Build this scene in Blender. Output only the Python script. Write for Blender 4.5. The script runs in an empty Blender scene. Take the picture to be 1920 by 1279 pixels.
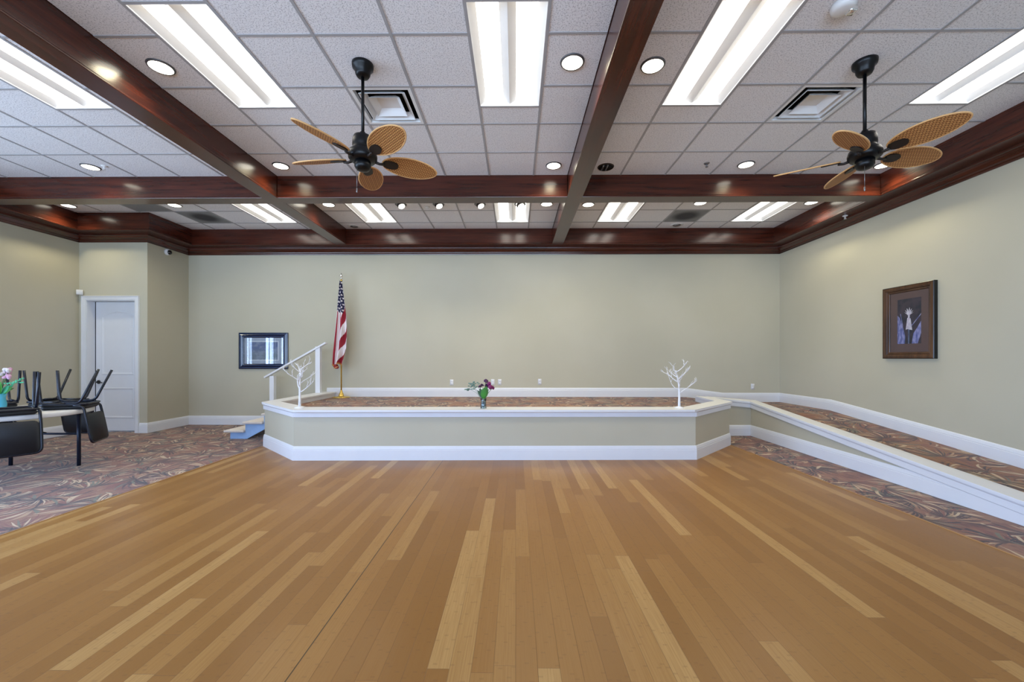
import bpy, math, random
from mathutils import Vector, Matrix
PI = math.pi
scene = bpy.context.scene
col = scene.collection

# ------------------------------------------------------------------ helpers
def lin(c):
    return c / 12.92 if c <= 0.04045 else ((c + 0.055) / 1.055) ** 2.4

def rgb(r, g, b):
    return (lin(r / 255), lin(g / 255), lin(b / 255), 1.0)

class G:
    """small node-graph writer"""
    def __init__(s, name):
        s.m = bpy.data.materials.new(name)
        s.m.use_nodes = True
        s.t = s.m.node_tree
        s.t.nodes.clear()
        s.out = s.t.nodes.new('ShaderNodeOutputMaterial')
    def n(s, typ, ins=None, **props):
        nd = s.t.nodes.new(typ)
        for k, v in props.items():
            setattr(nd, k, v)
        for k, v in (ins or {}).items():
            sock = nd.inputs[k]
            if isinstance(v, bpy.types.NodeSocket):
                s.t.links.new(v, sock)
            else:
                sock.default_value = v
        return nd
    def math(s, op, a, b=0.0, c=None, clamp=False):
        ins = {0: a, 1: b}
        if c is not None:
            ins[2] = c
        return s.n('ShaderNodeMath', ins, operation=op, use_clamp=clamp).outputs[0]
    def mix(s, f, a, b):
        return s.n('ShaderNodeMix', {0: f, 6: a, 7: b}, data_type='RGBA').outputs[2]
    def mapr(s, v, a, b, c=0.0, d=1.0):
        return s.n('ShaderNodeMapRange', {0: v, 1: a, 2: b, 3: c, 4: d}, clamp=True, interpolation_type='SMOOTHSTEP').outputs[0]
    def noise(s, vec, scale, detail=3.0, rough=0.5):
        return s.n('ShaderNodeTexNoise', {'Vector': vec, 'Scale': scale, 'Detail': detail, 'Roughness': rough})
    def ramp(s, f, stops, interp='LINEAR'):
        nd = s.n('ShaderNodeValToRGB', {0: f})
        nd.color_ramp.interpolation = interp
        e = nd.color_ramp.elements
        while len(e) < len(stops):
            e.new(0.5)
        for i, (p, c) in enumerate(stops):
            e[i].position = p
            e[i].color = c
        return nd.outputs[0]
    def coord(s, which='Object'):
        return s.n('ShaderNodeTexCoord').outputs[which]
    def scalev(s, vec, sc):
        return s.n('ShaderNodeVectorMath', {0: vec, 1: sc}, operation='MULTIPLY').outputs[0]
    def bsdf(s, **k):
        ins = {}
        for a, v in k.items():
            ins[a.replace('_', ' ')] = v
        b = s.n('ShaderNodeBsdfPrincipled', ins)
        s.t.links.new(b.outputs[0], s.out.inputs[0])
        return b
    def bump(s, h, strength=0.3, dist=0.01):
        return s.n('ShaderNodeBump', {'Height': h, 'Strength': strength, 'Distance': dist}).outputs[0]

def simple(name, c, rough=0.5, metal=0.0, spec=0.5, coat=0.0, var=0.05, bumps=0.0, bscale=60.0):
    g = G(name)
    co = g.coord()
    nz = g.noise(co, 6.0, 4.0).outputs[0]
    cc = g.mix(g.mapr(nz, 0.25, 0.75), tuple(max(0, x * (1 - var)) for x in c[:3]) + (1,), tuple(min(1, x * (1 + var)) for x in c[:3]) + (1,))
    k = dict(Base_Color=cc, Roughness=rough, Metallic=metal, Specular_IOR_Level=spec, Coat_Weight=coat, Coat_Roughness=0.1)
    b = g.bsdf(**k)
    if bumps:
        g.t.links.new(g.bump(g.noise(co, bscale, 2.0).outputs[0], bumps, 0.002), b.inputs['Normal'])
    return g.m

def emit(name, c, strength):
    g = G(name)
    e = g.n('ShaderNodeEmission', {0: c, 1: strength})
    g.t.links.new(e.outputs[0], g.out.inputs[0])
    return g.m

# ------------------------------------------------------------------ mesh builder
class MB:
    def __init__(s):
        s.v = []; s.f = []; s.mi = []; s.sm = []
    def add(s, verts, faces, mi=0, smooth=False):
        o = len(s.v)
        s.v += [tuple(p) for p in verts]
        for f in faces:
            s.f.append(tuple(i + o for i in f)); s.mi.append(mi); s.sm.append(smooth)
        return s
    def box(s, x0, x1, y0, y1, z0, z1, mi=0):
        v = [(x, y, z) for z in (z0, z1) for y in (y0, y1) for x in (x0, x1)]
        return s.add(v, [(0, 2, 3, 1), (4, 5, 7, 6), (0, 1, 5, 4), (2, 6, 7, 3), (0, 4, 6, 2), (1, 3, 7, 5)], mi)
    def rbox(s, x0, x1, y0, y1, z0, z1, r=0.01, mi=0, seg=3):
        """box with rounded vertical corners and eased top/bottom edges"""
        e = min(r * 0.5, (z1 - z0) * 0.4)
        rings = []
        for dz, ins in ((0, e), (e, 0), (z1 - z0 - e, 0), (z1 - z0, e)):
            rings.append(([(p[0], p[1], z0 + dz) for p in rrect(x0 + ins, x1 - ins, y0 + ins, y1 - ins, max(r - ins, 0.001), seg)]))
        return s.loft(rings, mi, True)
    def loft(s, rings, mi=0, smooth=False, cap=True, closed=True):
        n = len(rings[0]); v = [p for r in rings for p in r]; f = []
        for k in range(len(rings) - 1):
            for i in range(n if closed else n - 1):
                j = (i + 1) % n
                f.append((k * n + i, k * n + j, (k + 1) * n + j, (k + 1) * n + i))
        if cap:
            f.append(tuple(range(n))[::-1]); f.append(tuple(range((len(rings) - 1) * n, len(rings) * n)))
        return s.add(v, f, mi, smooth)
    def prism(s, poly, z0, z1, mi=0):
        n = len(poly)
        v = [(p[0], p[1], z0) for p in poly] + [(p[0], p[1], z1) for p in poly]
        f = [tuple(range(n))[::-1], tuple(range(n, 2 * n))] + [(i, (i + 1) % n, (i + 1) % n + n, i + n) for i in range(n)]
        return s.add(v, f, mi)
    def lathe(s, prof, c=(0, 0, 0), seg=24, mi=0, smooth=True, caps=True):
        """prof: (radius, z) from bottom to top"""
        v = []; f = []
        for r, z in prof:
            for i in range(seg):
                a = 2 * PI * i / seg
                v.append((c[0] + r * math.cos(a), c[1] + r * math.sin(a), c[2] + z))
        m = len(prof)
        for k in range(m - 1):
            for i in range(seg):
                j = (i + 1) % seg
                f.append((k * seg + i, k * seg + j, (k + 1) * seg + j, (k + 1) * seg + i))
        if caps and prof[0][0] > 1e-5:
            f.append(tuple(range(seg))[::-1])
        if caps and prof[-1][0] > 1e-5:
            f.append(tuple(range((m - 1) * seg, m * seg)))
        return s.add(v, f, mi, smooth)
    def tube(s, pts, r, seg=8, mi=0, closed=False):
        pts = [Vector(p) for p in pts]; n = len(pts)
        rr = r if isinstance(r, (list, tuple)) else [r] * n
        rings = []; up = None
        for i, p in enumerate(pts):
            if closed:
                d = pts[(i + 1) % n] - pts[i - 1]
            else:
                d = pts[min(i + 1, n - 1)] - pts[max(i - 1, 0)]
            d.normalize()
            if up is None:
                up = Vector((0, 0, 1)) if abs(d.z) < 0.9 else Vector((1, 0, 0))
            a = d.cross(up)
            if a.length < 1e-6:
                a = d.cross(Vector((0, 1, 0.1)))
            a.normalize(); b = a.cross(d).normalized(); up = b
            rings.append([tuple(p + (a * math.cos(2 * PI * k / seg) + b * math.sin(2 * PI * k / seg)) * rr[i]) for k in range(seg)])
        if closed:
            rings.append(rings[0])
        return s.loft(rings, mi, True, cap=not closed)
    def ball(s, c, r, mi=0, seg=10, rings=6, sc=(1, 1, 1)):
        v = []; f = []
        for k in range(rings + 1):
            t = PI * k / rings
            for i in range(seg):
                a = 2 * PI * i / seg
                v.append((c[0] + r * sc[0] * math.sin(t) * math.cos(a), c[1] + r * sc[1] * math.sin(t) * math.sin(a), c[2] - r * sc[2] * math.cos(t)))
        for k in range(rings):
            for i in range(seg):
                j = (i + 1) % seg
                f.append((k * seg + i, k * seg + j, (k + 1) * seg + j, (k + 1) * seg + i))
        return s.add(v, f, mi, True)
    def sweep(s, prof, path, zs=None, mi=0, closed=False, capends=True):
        """prof: closed loop of (d, z), d measured to the LEFT of the path; mitred"""
        n = len(path); rings = []
        P = [Vector(p[:2]) for p in path]
        for i in range(n):
            if closed or 0 < i < n - 1:
                d0 = (P[i] - P[i - 1]).normalized(); d1 = (P[(i + 1) % n] - P[i]).normalized()
            elif i == 0:
                d0 = d1 = (P[1] - P[0]).normalized()
            else:
                d0 = d1 = (P[-1] - P[-2]).normalized()
            n0 = Vector((-d0.y, d0.x)); n1 = Vector((-d1.y, d1.x))
            m = (n0 + n1)
            m = m / max(m.dot(n0), 0.2)
            z0 = zs[i] if zs else 0.0
            rings.append([(P[i].x + m.x * d, P[i].y + m.y * d, z0 + z) for d, z in prof])
        if closed:
            rings.append(rings[0])
        return s.loft(rings, mi, False, cap=(capends and not closed))
    def build(s, name, mats, parent=None, loc=None, rot=None):
        me = bpy.data.meshes.new(name)
        me.from_pydata(s.v, [], s.f)
        mats = mats if isinstance(mats, (list, tuple)) else [mats]
        for m in mats:
            me.materials.append(m)
        me.polygons.foreach_set('material_index', s.mi)
        me.polygons.foreach_set('use_smooth', s.sm)
        me.update()
        import bmesh
        bm = bmesh.new(); bm.from_mesh(me)
        bmesh.ops.recalc_face_normals(bm, faces=bm.faces)
        bm.to_mesh(me); bm.free()
        o = bpy.data.objects.new(name, me)
        col.objects.link(o)
        if loc: o.location = loc
        if rot: o.rotation_euler = rot
        if parent is not None:
            o.parent = parent
        return o

def rrect(x0, x1, y0, y1, r, seg=4):
    pts = []
    for cx, cy, a0 in ((x1 - r, y1 - r, 0), (x0 + r, y1 - r, 90), (x0 + r, y0 + r, 180), (x1 - r, y0 + r, 270)):
        for i in range(seg + 1):
            a = math.radians(a0 + 90 * i / seg)
            pts.append((cx + r * math.cos(a), cy + r * math.sin(a)))
    return pts

def bend(pts, r=0.04, seg=5):
    """round the inner corners of a polyline"""
    out = [Vector(pts[0])]
    for i in range(1, len(pts) - 1):
        p = Vector(pts[i]); a = Vector(pts[i - 1]) - p; b = Vector(pts[i + 1]) - p
        ra = min(r, a.length * 0.45, b.length * 0.45)
        p0 = p + a.normalized() * ra; p1 = p + b.normalized() * ra
        for k in range(seg + 1):
            t = k / seg
            out.append(p0 * (1 - t) ** 2 + p * 2 * t * (1 - t) + p1 * t * t)
    out.append(Vector(pts[-1]))
    return out

def tag(o, label, cat, group=None):
    o['label'] = label; o['category'] = cat
    if group: o['group'] = group
    return o

def thing(name, label, cat, loc=(0, 0, 0), rot=(0, 0, 0), group=None):
    o = bpy.data.objects.new(name, None)
    o.empty_display_size = 0.1
    col.objects.link(o)
    o.location = loc; o.rotation_euler = rot
    return tag(o, label, cat, group)

def structure(o):
    o['kind'] = 'structure'
    return o

def dup(root, loc, rot=None, label=None):
    r = root.copy(); col.objects.link(r)
    r.location = loc
    if rot is not None: r.rotation_euler = rot
    if label: r['label'] = label
    for ch in list(root.children):
        c = ch.copy(); col.objects.link(c); c.parent = r
        for gch in list(ch.children):
            d = gch.copy(); col.objects.link(d); d.parent = c
    return r

# ------------------------------------------------------------------ sizes (metres; camera stands at the origin)
H = 1.353                 # camera height
C = 3.885                 # ceiling
HB = 3.578                # underside of the beams
TB = 3.455                # lower edge of the crown moulding
XL, XR = -7.93, 5.32      # side walls
YB = 8.24                 # back wall
YC, XC = 7.31, -6.68      # closet front, closet side
YF = -4.2                 # wall behind the camera

# ------------------------------------------------------------------ materials
def mat_wall(name='wall_paint', c=(191, 186, 166)):
    g = G(name)
    co = g.coord()
    big = g.noise(co, 0.7, 3.0).outputs[0]
    cc = g.mix(g.mapr(big, 0.3, 0.7), rgb(c[0] - 3, c[1] - 3, c[2] - 4), rgb(c[0] + 3, c[1] + 3, c[2] + 3))
    b = g.bsdf(Base_Color=cc, Roughness=0.62, Specular_IOR_Level=0.35)
    h = g.noise(co, 140.0, 3.0, 0.6).outputs[0]
    g.t.links.new(g.bump(h, 0.12, 0.002), b.inputs['Normal'])
    return g.m

def mat_tile():
    g = G('ceiling_tile')
    co = g.coord()
    fine = g.noise(co, 95.0, 4.0, 0.65).outputs[0]
    fis = g.n('ShaderNodeTexVoronoi', {'Vector': co, 'Scale': 55.0}, feature='F1').outputs[0]
    pits = g.math('MULTIPLY', g.mapr(fine, 0.36, 0.48), g.mapr(fis, 0.06, 0.2))
    cc = g.mix(pits, rgb(190, 190, 196), rgb(236, 236, 240))
    b = g.bsdf(Base_Color=cc, Roughness=0.9, Specular_IOR_Level=0.1)
    g.t.links.new(g.bump(pits, 0.5, 0.003), b.inputs['Normal'])
    return g.m

def mat_wood(name, dark, light, rough=0.28, axis=0, coat=0.3):
    g = G(name)
    co = g.coord()
    sc = [9.0, 9.0, 9.0]; sc[axis] = 0.7
    v = g.scalev(co, tuple(sc))
    n1 = g.noise(v, 2.2, 5.0, 0.6).outputs[0]
    sc2 = [60.0, 60.0, 60.0]; sc2[axis] = 1.2
    n2 = g.noise(g.scalev(co, tuple(sc2)), 1.5, 2.0).outputs[0]
    t = g.math('ADD', g.math('MULTIPLY', n1, 0.75), g.math('MULTIPLY', n2, 0.25))
    cc = g.ramp(t, [(0.33, dark), (0.66, light)])
    b = g.bsdf(Base_Color=cc, Roughness=rough, Specular_IOR_Level=0.42, Coat_Weight=coat * 0.6, Coat_Roughness=0.16)
    g.t.links.new(g.bump(n2, 0.05, 0.002), b.inputs['Normal'])
    return g.m

def mat_floor():
    g = G('bamboo_planks')
    co = g.coord()
    sep = g.n('ShaderNodeSeparateXYZ', {0: co})
    x, y = sep.outputs[0], sep.outputs[1]
    W = 0.0965; L = 1.42
    rx = g.math('DIVIDE', g.math('ADD', x, 0.965), W)
    row = g.math('FLOOR', rx)
    fx = g.math('SUBTRACT', rx, row)
    off = g.n('ShaderNodeTexWhiteNoise', {'W': row}, noise_dimensions='1D').outputs[0]
    ry = g.math('ADD', g.math('DIVIDE', y, L), g.math('MULTIPLY', off, 7.31))
    pl = g.math('FLOOR', ry)
    fy = g.math('SUBTRACT', ry, pl)
    cv = g.n('ShaderNodeCombineXYZ', {0: row, 1: pl, 2: 3.7}).outputs[0]
    rnd = g.n('ShaderNodeTexWhiteNoise', {'Vector': cv}, noise_dimensions='3D')
    base = g.ramp(rnd.outputs[0], [(0.0, rgb(136, 93, 42)), (0.35, rgb(145, 101, 48)), (0.62, rgb(152, 108, 54)), (0.80, rgb(162, 120, 65)), (0.94, rgb(178, 139, 84))])
    gv = g.n('ShaderNodeCombineXYZ', {0: g.math('MULTIPLY', x, 150.0), 1: g.math('ADD', g.math('MULTIPLY', y, 3.0), g.math('MULTIPLY', rnd.outputs[0], 90.0)), 2: row}).outputs[0]
    gr = g.noise(gv, 1.0, 3.0, 0.6).outputs[0]
    cc = g.mix(g.math('MULTIPLY', g.mapr(gr, 0.35, 0.7), 0.42), base, rgb(136, 90, 36))
    # bamboo knuckles: short dark ticks across the strips
    strip = g.math('FLOOR', g.math('MULTIPLY', rx, 5.0))
    so = g.n('ShaderNodeTexWhiteNoise', {'W': strip}, noise_dimensions='1D').outputs[0]
    ky = g.math('FRACT', g.math('ADD', g.math('MULTIPLY', y, 3.6), g.math('MULTIPLY', so, 13.0)))
    kn = g.mapr(g.math('ABSOLUTE', g.math('SUBTRACT', ky, 0.5)), 0.0, 0.03, 1.0, 0.0)
    cc = g.mix(g.math('MULTIPLY', kn, 0.3), cc, rgb(110, 74, 40))
    ex = g.math('MINIMUM', fx, g.math('SUBTRACT', 1.0, fx))
    ey = g.math('MINIMUM', fy, g.math('SUBTRACT', 1.0, fy))
    gap = g.math('MAXIMUM', g.mapr(ex, 0.0, 0.02, 1.0, 0.0), g.mapr(ey, 0.0, 0.0016, 1.0, 0.0))
    cc = g.mix(g.math('MULTIPLY', gap, 0.5), cc, rgb(80, 52, 30))
    seam = g.mapr(g.math('ABSOLUTE', g.math('ADD', x, 0.965)), 0.0022, 0.0036, 1.0, 0.0)
    cc = g.mix(g.math('MULTIPLY', seam, 0.85), cc, rgb(40, 27, 18))
    big = g.noise(co, 0.8, 2.0).outputs[0]
    b = g.bsdf(Base_Color=cc, Roughness=g.mapr(big, 0.3, 0.7, 0.3, 0.42), Specular_IOR_Level=0.42)
    g.t.links.new(g.bump(g.math('SUBTRACT', 1.0, gap), 0.25, 0.002), b.inputs['Normal'])
    return g.m

def mat_carpet(name='carpet_fronds', seed=0.0, warm=False):
    g = G(name)
    co = g.coord()
    wob = g.noise(co, 3.0, 2.0).outputs['Color']
    p = g.n('ShaderNodeVectorMath', {0: g.n('ShaderNodeVectorMath', {0: wob, 1: (0.5, 0.5, 0.5)}, operation='SUBTRACT').outputs[0], 1: (0.05, 0.05, 0.0), 2: co}, operation='MULTIPLY_ADD').outputs[0]
    n = g.noise(co, 2.2, 4.0, 0.6).outputs[0]
    cc = g.ramp(n, [(0.30, rgb(88, 46, 24)), (0.46, rgb(128, 78, 38)), (0.58, rgb(140, 96, 48)), (0.72, rgb(122, 64, 38))] if warm else [(0.30, rgb(84, 48, 36)), (0.46, rgb(128, 80, 54)), (0.58, rgb(142, 102, 72)), (0.72, rgb(122, 70, 54))])
    fine = g.noise(g.scalev(p, (22.0, 7.0, 1.0)), 1.0, 3.0).outputs[0]
    cc = g.mix(g.mapr(fine, 0.5, 0.66, 0.0, 0.55), cc, rgb(82, 40, 34))
    for i, (sc, R, N, curl, ofs) in enumerate(((1.7, 0.50, 29.0, 1.5, 0.0), (2.2, 0.40, 25.0, -1.9, 5.3), (2.0, 0.44, 31.0, 2.1, 11.7))):
        q = g.n('ShaderNodeVectorMath', {0: p, 1: (ofs + seed, ofs * 1.7, 0)}, operation='ADD').outputs[0]
        vo = g.n('ShaderNodeTexVoronoi', {'Vector': q, 'Scale': sc, 'Randomness': 0.85}, voronoi_dimensions='2D', feature='F1')
        d = g.n('ShaderNodeVectorMath', {0: q, 1: vo.outputs['Position']}, operation='SUBTRACT').outputs[0]
        sp = g.n('ShaderNodeSeparateXYZ', {0: d})
        r = g.n('ShaderNodeVectorMath', {0: g.n('ShaderNodeCombineXYZ', {0: sp.outputs[0], 1: sp.outputs[1], 2: 0.0}).outputs[0]}, operation='LENGTH').outputs['Value']
        rc = g.n('ShaderNodeSeparateColor', {0: vo.outputs['Color']})
        ang = g.math('ADD', g.math('ARCTAN2', sp.outputs[1], sp.outputs[0]), g.math('MULTIPLY', rc.outputs[0], 6.28))
        ca = g.math('COSINE', ang)
        # blades droop: their angle bends with the distance from the crown
        droop = g.math('MULTIPLY', g.math('MULTIPLY', r, curl), g.math('SINE', ang))
        a = g.math('DIVIDE', g.math('MULTIPLY', g.math('ADD', ang, droop), N), 6.2832)
        idx = g.math('FLOOR', a)
        fr = g.math('ABSOLUTE', g.math('SUBTRACT', g.math('FRACT', a), 0.5))
        wn = g.n('ShaderNodeTexWhiteNoise', {'Vector': g.n('ShaderNodeCombineXYZ', {0: idx, 1: rc.outputs[1], 2: rc.outputs[2]}).outputs[0]}, noise_dimensions='3D')
        ws = g.n('ShaderNodeSeparateColor', {0: wn.outputs[1]})
        ln = g.math('MULTIPLY', R, g.math('MULTIPLY_ADD', ws.outputs[0], 0.55, 0.45))
        t = g.math('DIVIDE', r, ln)
        wid = g.math('MULTIPLY', 0.46, g.math('SUBTRACT', 1.0, g.math('POWER', t, 1.6)))
        blade = g.mapr(g.math('SUBTRACT', fr, wid), -0.05, 0.03, 1.0, 0.0)
        fan = g.mapr(ca, -0.55, -0.25)
        blade = g.math('MULTIPLY', blade, fan)
        bc = g.ramp(ws.outputs[1], [(0.0, rgb(48, 32, 30)), (0.34, rgb(172, 140, 104)), (0.50, rgb(120, 66, 50)), (0.70, rgb(100, 102, 80)), (0.83, rgb(196, 172, 138))], 'CONSTANT')
        bc = g.mix(g.mapr(t, 0.0, 0.48, 0.95, 0.0), bc, rgb(34, 20, 20))
        cc = g.mix(g.math('MULTIPLY', blade, 0.88), cc, bc)
    pile = g.noise(co, 380.0, 2.0).outputs[0]
    b = g.bsdf(Base_Color=cc, Roughness=0.95, Specular_IOR_Level=0.12, Sheen_Weight=0.25, Sheen_Roughness=0.5)
    g.t.links.new(g.bump(pile, 0.35, 0.004), b.inputs['Normal'])
    return g.m

def mat_blade():
    g = G('woven_rattan')
    co = g.coord()
    sp = g.n('ShaderNodeSeparateXYZ', {0: co})
    x, y = sp.outputs[0], sp.outputs[1]
    rows = g.math('MULTIPLY', y, 62.0)
    ri = g.math('FLOOR', rows)
    ph = g.math('MULTIPLY', g.math('MODULO', g.math('ABSOLUTE', ri), 2.0), 0.5)
    wx = g.math('FRACT', g.math('ADD', g.math('MULTIPLY', x, 45.0), ph))
    wy = g.math('FRACT', rows)
    hx = g.math('SINE', g.math('MULTIPLY', wx, PI))
    hy = g.math('SINE', g.math('MULTIPLY', wy, PI))
    h = g.math('MULTIPLY', hx, hy)
    cc = g.mix(g.mapr(h, 0.12, 0.6), rgb(118, 74, 38), rgb(205, 152, 92))
    rib = g.math('SINE', g.math('MULTIPLY', y, 190.0))
    cc = g.mix(g.mapr(rib, 0.2, 0.9, 0.0, 0.35), cc, rgb(150, 92, 52))
    b = g.bsdf(Base_Color=cc, Roughness=0.5, Specular_IOR_Level=0.3)
    g.t.links.new(g.bump(h, 0.5, 0.004), b.inputs['Normal'])
    return g.m

def mat_glass(name, tint=(1, 1, 1, 1), gloss=0.12):
    g = G(name)
    lw = g.n('ShaderNodeFresnel', {0: 1.5}).outputs[0]
    tr = g.n('ShaderNodeBsdfTransparent', {0: tint})
    gl = g.n('ShaderNodeBsdfGlossy', {0: (1, 1, 1, 1), 'Roughness': 0.02})
    mx = g.n('ShaderNodeMixShader', {0: g.math('ADD', lw, gloss, clamp=True), 1: tr.outputs[0], 2: gl.outputs[0]})
    g.t.links.new(mx.outputs[0], g.out.inputs[0])
    return g.m

M = {}
M['wall'] = mat_wall()
M['tile'] = mat_tile()
M['tbar'] = simple('grid_bar', rgb(168, 168, 172), 0.6, spec=0.3)
M['beam'] = mat_wood('mahogany_y', rgb(42, 16, 10), rgb(84, 36, 22), 0.24, 1, 0.4)
M['beamx'] = mat_wood('mahogany_x', rgb(42, 16, 10), rgb(84, 36, 22), 0.24, 0, 0.4)
M['trim'] = simple('white_trim', rgb(226, 228, 232), 0.38, spec=0.4, var=0.01)
M['floor'] = mat_floor()
M['carpet'] = mat_carpet()
M['carpet_stage'] = mat_carpet('carpet_stage', 3.3, True)
M['rattan'] = mat_blade()
M['rattan_edge'] = simple('rattan_edge', rgb(214, 168, 112), 0.5)
M['black_iron'] = simple('black_iron', rgb(12, 13, 16), 0.36, 0.4, bumps=0.15, bscale=200)
M['brown_iron'] = simple('brown_iron', rgb(40, 32, 28), 0.5, 0.4)
M['white_metal'] = simple('white_metal', rgb(228, 230, 232), 0.4, spec=0.4, var=0.01)
M['tube'] = emit('lamp_light', (1.0, 0.94, 0.84, 1), 7.0)
M['lens'] = emit('downlight_light', (1.0, 0.95, 0.80, 1), 8.6)
M['ring'] = simple('downlight_ring', rgb(96, 96, 98), 0.35, 0.5)
M['dark'] = simple('dark_void', rgb(16, 16, 17), 0.9)
M['baffle'] = simple('brown_baffle', rgb(44, 30, 22), 0.35)
M['grey_panel'] = simple('grey_panel', rgb(150, 152, 155), 0.9)
M['white_plastic'] = simple('white_plastic', rgb(222, 222, 222), 0.35, var=0.01)
M['grey_metal'] = simple('grey_metal', rgb(140, 140, 140), 0.35, 0.8)
M['black_gloss'] = simple('black_gloss', rgb(6, 6, 7), 0.05, spec=0.6)
M['gold'] = simple('gold', rgb(222, 190, 104), 0.25, 0.9)
M['silver'] = simple('silver', rgb(232, 232, 228), 0.2, 0.8)
M['flag_red'] = simple('flag_red', rgb(152, 26, 46), 0.7)
M['flag_white'] = simple('flag_white', rgb(236, 230, 232), 0.7, var=0.02)
M['flag_blue'] = simple('flag_blue', rgb(30, 32, 72), 0.7)
M['fringe'] = simple('fringe', rgb(196, 130, 66), 0.7)
M['chair_vinyl'] = simple('chair_vinyl', rgb(26, 31, 38), 0.5, bumps=0.15, bscale=250)
M['chair_tube'] = simple('chair_tube', rgb(22, 29, 44), 0.26, 0.2, spec=0.6)
M['table_top'] = simple('table_top', rgb(232, 234, 236), 0.35, var=0.01)
M['table_leg'] = simple('table_leg', rgb(36, 46, 66), 0.35, 0.3)
M['tree_white'] = simple('tree_white', rgb(232, 232, 236), 0.6, var=0.01)
M['tread'] = simple('tread', rgb(214, 204, 194), 0.6)
M['stringer'] = simple('stringer', rgb(150, 182, 222), 0.6, var=0.12)  # blue of the window light put into the base colour
M['frame_blue'] = simple('frame_navy', rgb(14, 30, 62), 0.18, spec=0.6, coat=0.4)
M['frame_edge'] = simple('frame_line', rgb(92, 116, 150), 0.3)
M['mat_board'] = simple('mat_board', rgb(176, 184, 194), 0.8, var=0.02)
M['frame_bronze'] = mat_wood('bronze_frame', rgb(44, 27, 18), rgb(100, 68, 44), 0.3, 2, 0.2)
M['frame_black'] = simple('frame_black', rgb(16, 14, 13), 0.3)
M['mauve_mat'] = simple('mauve_mat', rgb(124, 98, 92), 0.85, var=0.04)
M['pane'] = mat_glass('picture_pane')
M['pane_soft'] = mat_glass('picture_pane_soft', gloss=0.0)
M['vase_glass'] = mat_glass('vase_glass', (0.72, 0.86, 0.88, 1), 0.08)
M['vase_blue'] = simple('vase_blue', rgb(90, 190, 214), 0.15, spec=0.6)
M['leaf'] = simple('leaf', rgb(60, 138, 36), 0.5, var=0.2)
M['leaf_dark'] = simple('leaf_dark', rgb(36, 82, 36), 0.5, var=0.2)
M['stem'] = simple('stem', rgb(78, 110, 60), 0.6)
M['petal_purple'] = simple('petal_purple', rgb(122, 22, 94), 0.6, var=0.3)
M['petal_plum'] = simple('petal_plum', rgb(70, 34, 72), 0.6, var=0.3)
M['sprig'] = simple('sprig', rgb(112, 140, 128), 0.6, var=0.2)
M['teal_leaf'] = simple('teal_leaf', rgb(90, 200, 150), 0.5, var=0.25)
M['petal_pink'] = simple('petal_pink', rgb(226, 176, 206), 0.6, var=0.1)

# ------------------------------------------------------------------ floor
mb = MB()
mb.prism([(XL - 0.1, YF), (XR + 0.1, YF), (XR + 0.1, YB + 0.1), (XL - 0.1, YB + 0.1)], -0.06, -0.003)
structure(mb.build('floor', M['carpet']))
mb = MB()
mb.prism([(-4.0, YF + 0.02), (3.46, YF + 0.02), (3.41, 2.75), (3.345, 6.40), (2.3, 6.5), (-3.0, 6.4), (-3.90, 6.205)], -0.05, 0.0)
structure(mb.build('floor', M['floor']))
# thin wood edging strips beside the carpet
for nm, pts in (('trim_1', ((-4.012, YF + 0.02), (-3.912, 6.205))), ('trim_2', ((3.345, 6.40), (3.41, 2.75), (3.46, YF + 0.02)))):
    mb = MB(); mb.sweep([(0, -0.03), (0.022, -0.03), (0.022, 0.002), (0.018, 0.004), (0.004, 0.004), (0, 0.002)], [(p[0], p[1]) for p in pts][::-1] if nm == 'trim_1' else pts)
    structure(mb.build(nm, simple('edging', rgb(158, 116, 70), 0.4)))

# ------------------------------------------------------------------ walls
TOP = C + 0.25
T = 0.14
mb = MB(); mb.box(XR, XR + T, YF - T, YB + T, -0.06, TOP); structure(mb.build('wall_right', M['wall']))
mb = MB(); mb.box(XC, XR, YB, YB + T, -0.06, TOP); structure(mb.build('wall_back', M['wall']))
mb = MB(); mb.box(XC - T, XC, YC + T, YB + T, -0.06, TOP); structure(mb.build('wall_closet_side', M['wall']))
DX0, DX1, DZ = -7.79, -6.905, 2.405        # door opening
mb = MB()
mb.box(XL, DX0, YC, YC + T, -0.06, TOP); mb.box(DX1, XC, YC, YC + T, -0.06, TOP); mb.box(DX0, DX1, YC, YC + T, DZ, TOP)
structure(mb.build('wall_closet', M['wall']))
# left wall and rear wall carry the tall windows that the daylight comes through (outside the view)
WL = [(-3.4, -1.6), (-1.2, 0.6), (1.0, 2.75), (3.1, 3.62), (4.2, 4.52)]
WZ0, WZ1 = 0.35, 2.9
def wall_with_windows(name, along, span, fixed, outward, wins):
    mb = MB(); cur = span[0]
    def bx(a0, a1, z0, z1):
        if along == 'y': mb.box(min(fixed, fixed + outward), max(fixed, fixed + outward), a0, a1, z0, z1)
        else: mb.box(a0, a1, min(fixed, fixed + outward), max(fixed, fixed + outward), z0, z1)
    for a0, a1 in wins:
        bx(cur, a0, -0.06, TOP); bx(a0, a1, -0.06, WZ0); bx(a0, a1, WZ1, TOP); cur = a1
    bx(cur, span[1], -0.06, TOP)
    return structure(mb.build(name, M['wall']))
wall_with_windows('wall_left', 'y', (YF - T, YC + T), XL, -T, WL)
WR = [(-7.2, -5.0), (-4.6, -2.4), (-2.0, 0.2), (0.6, 2.8)]
wall_with_windows('wall_rear', 'x', (XL, XR), YF, -T, WR)
wi = 0
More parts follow.
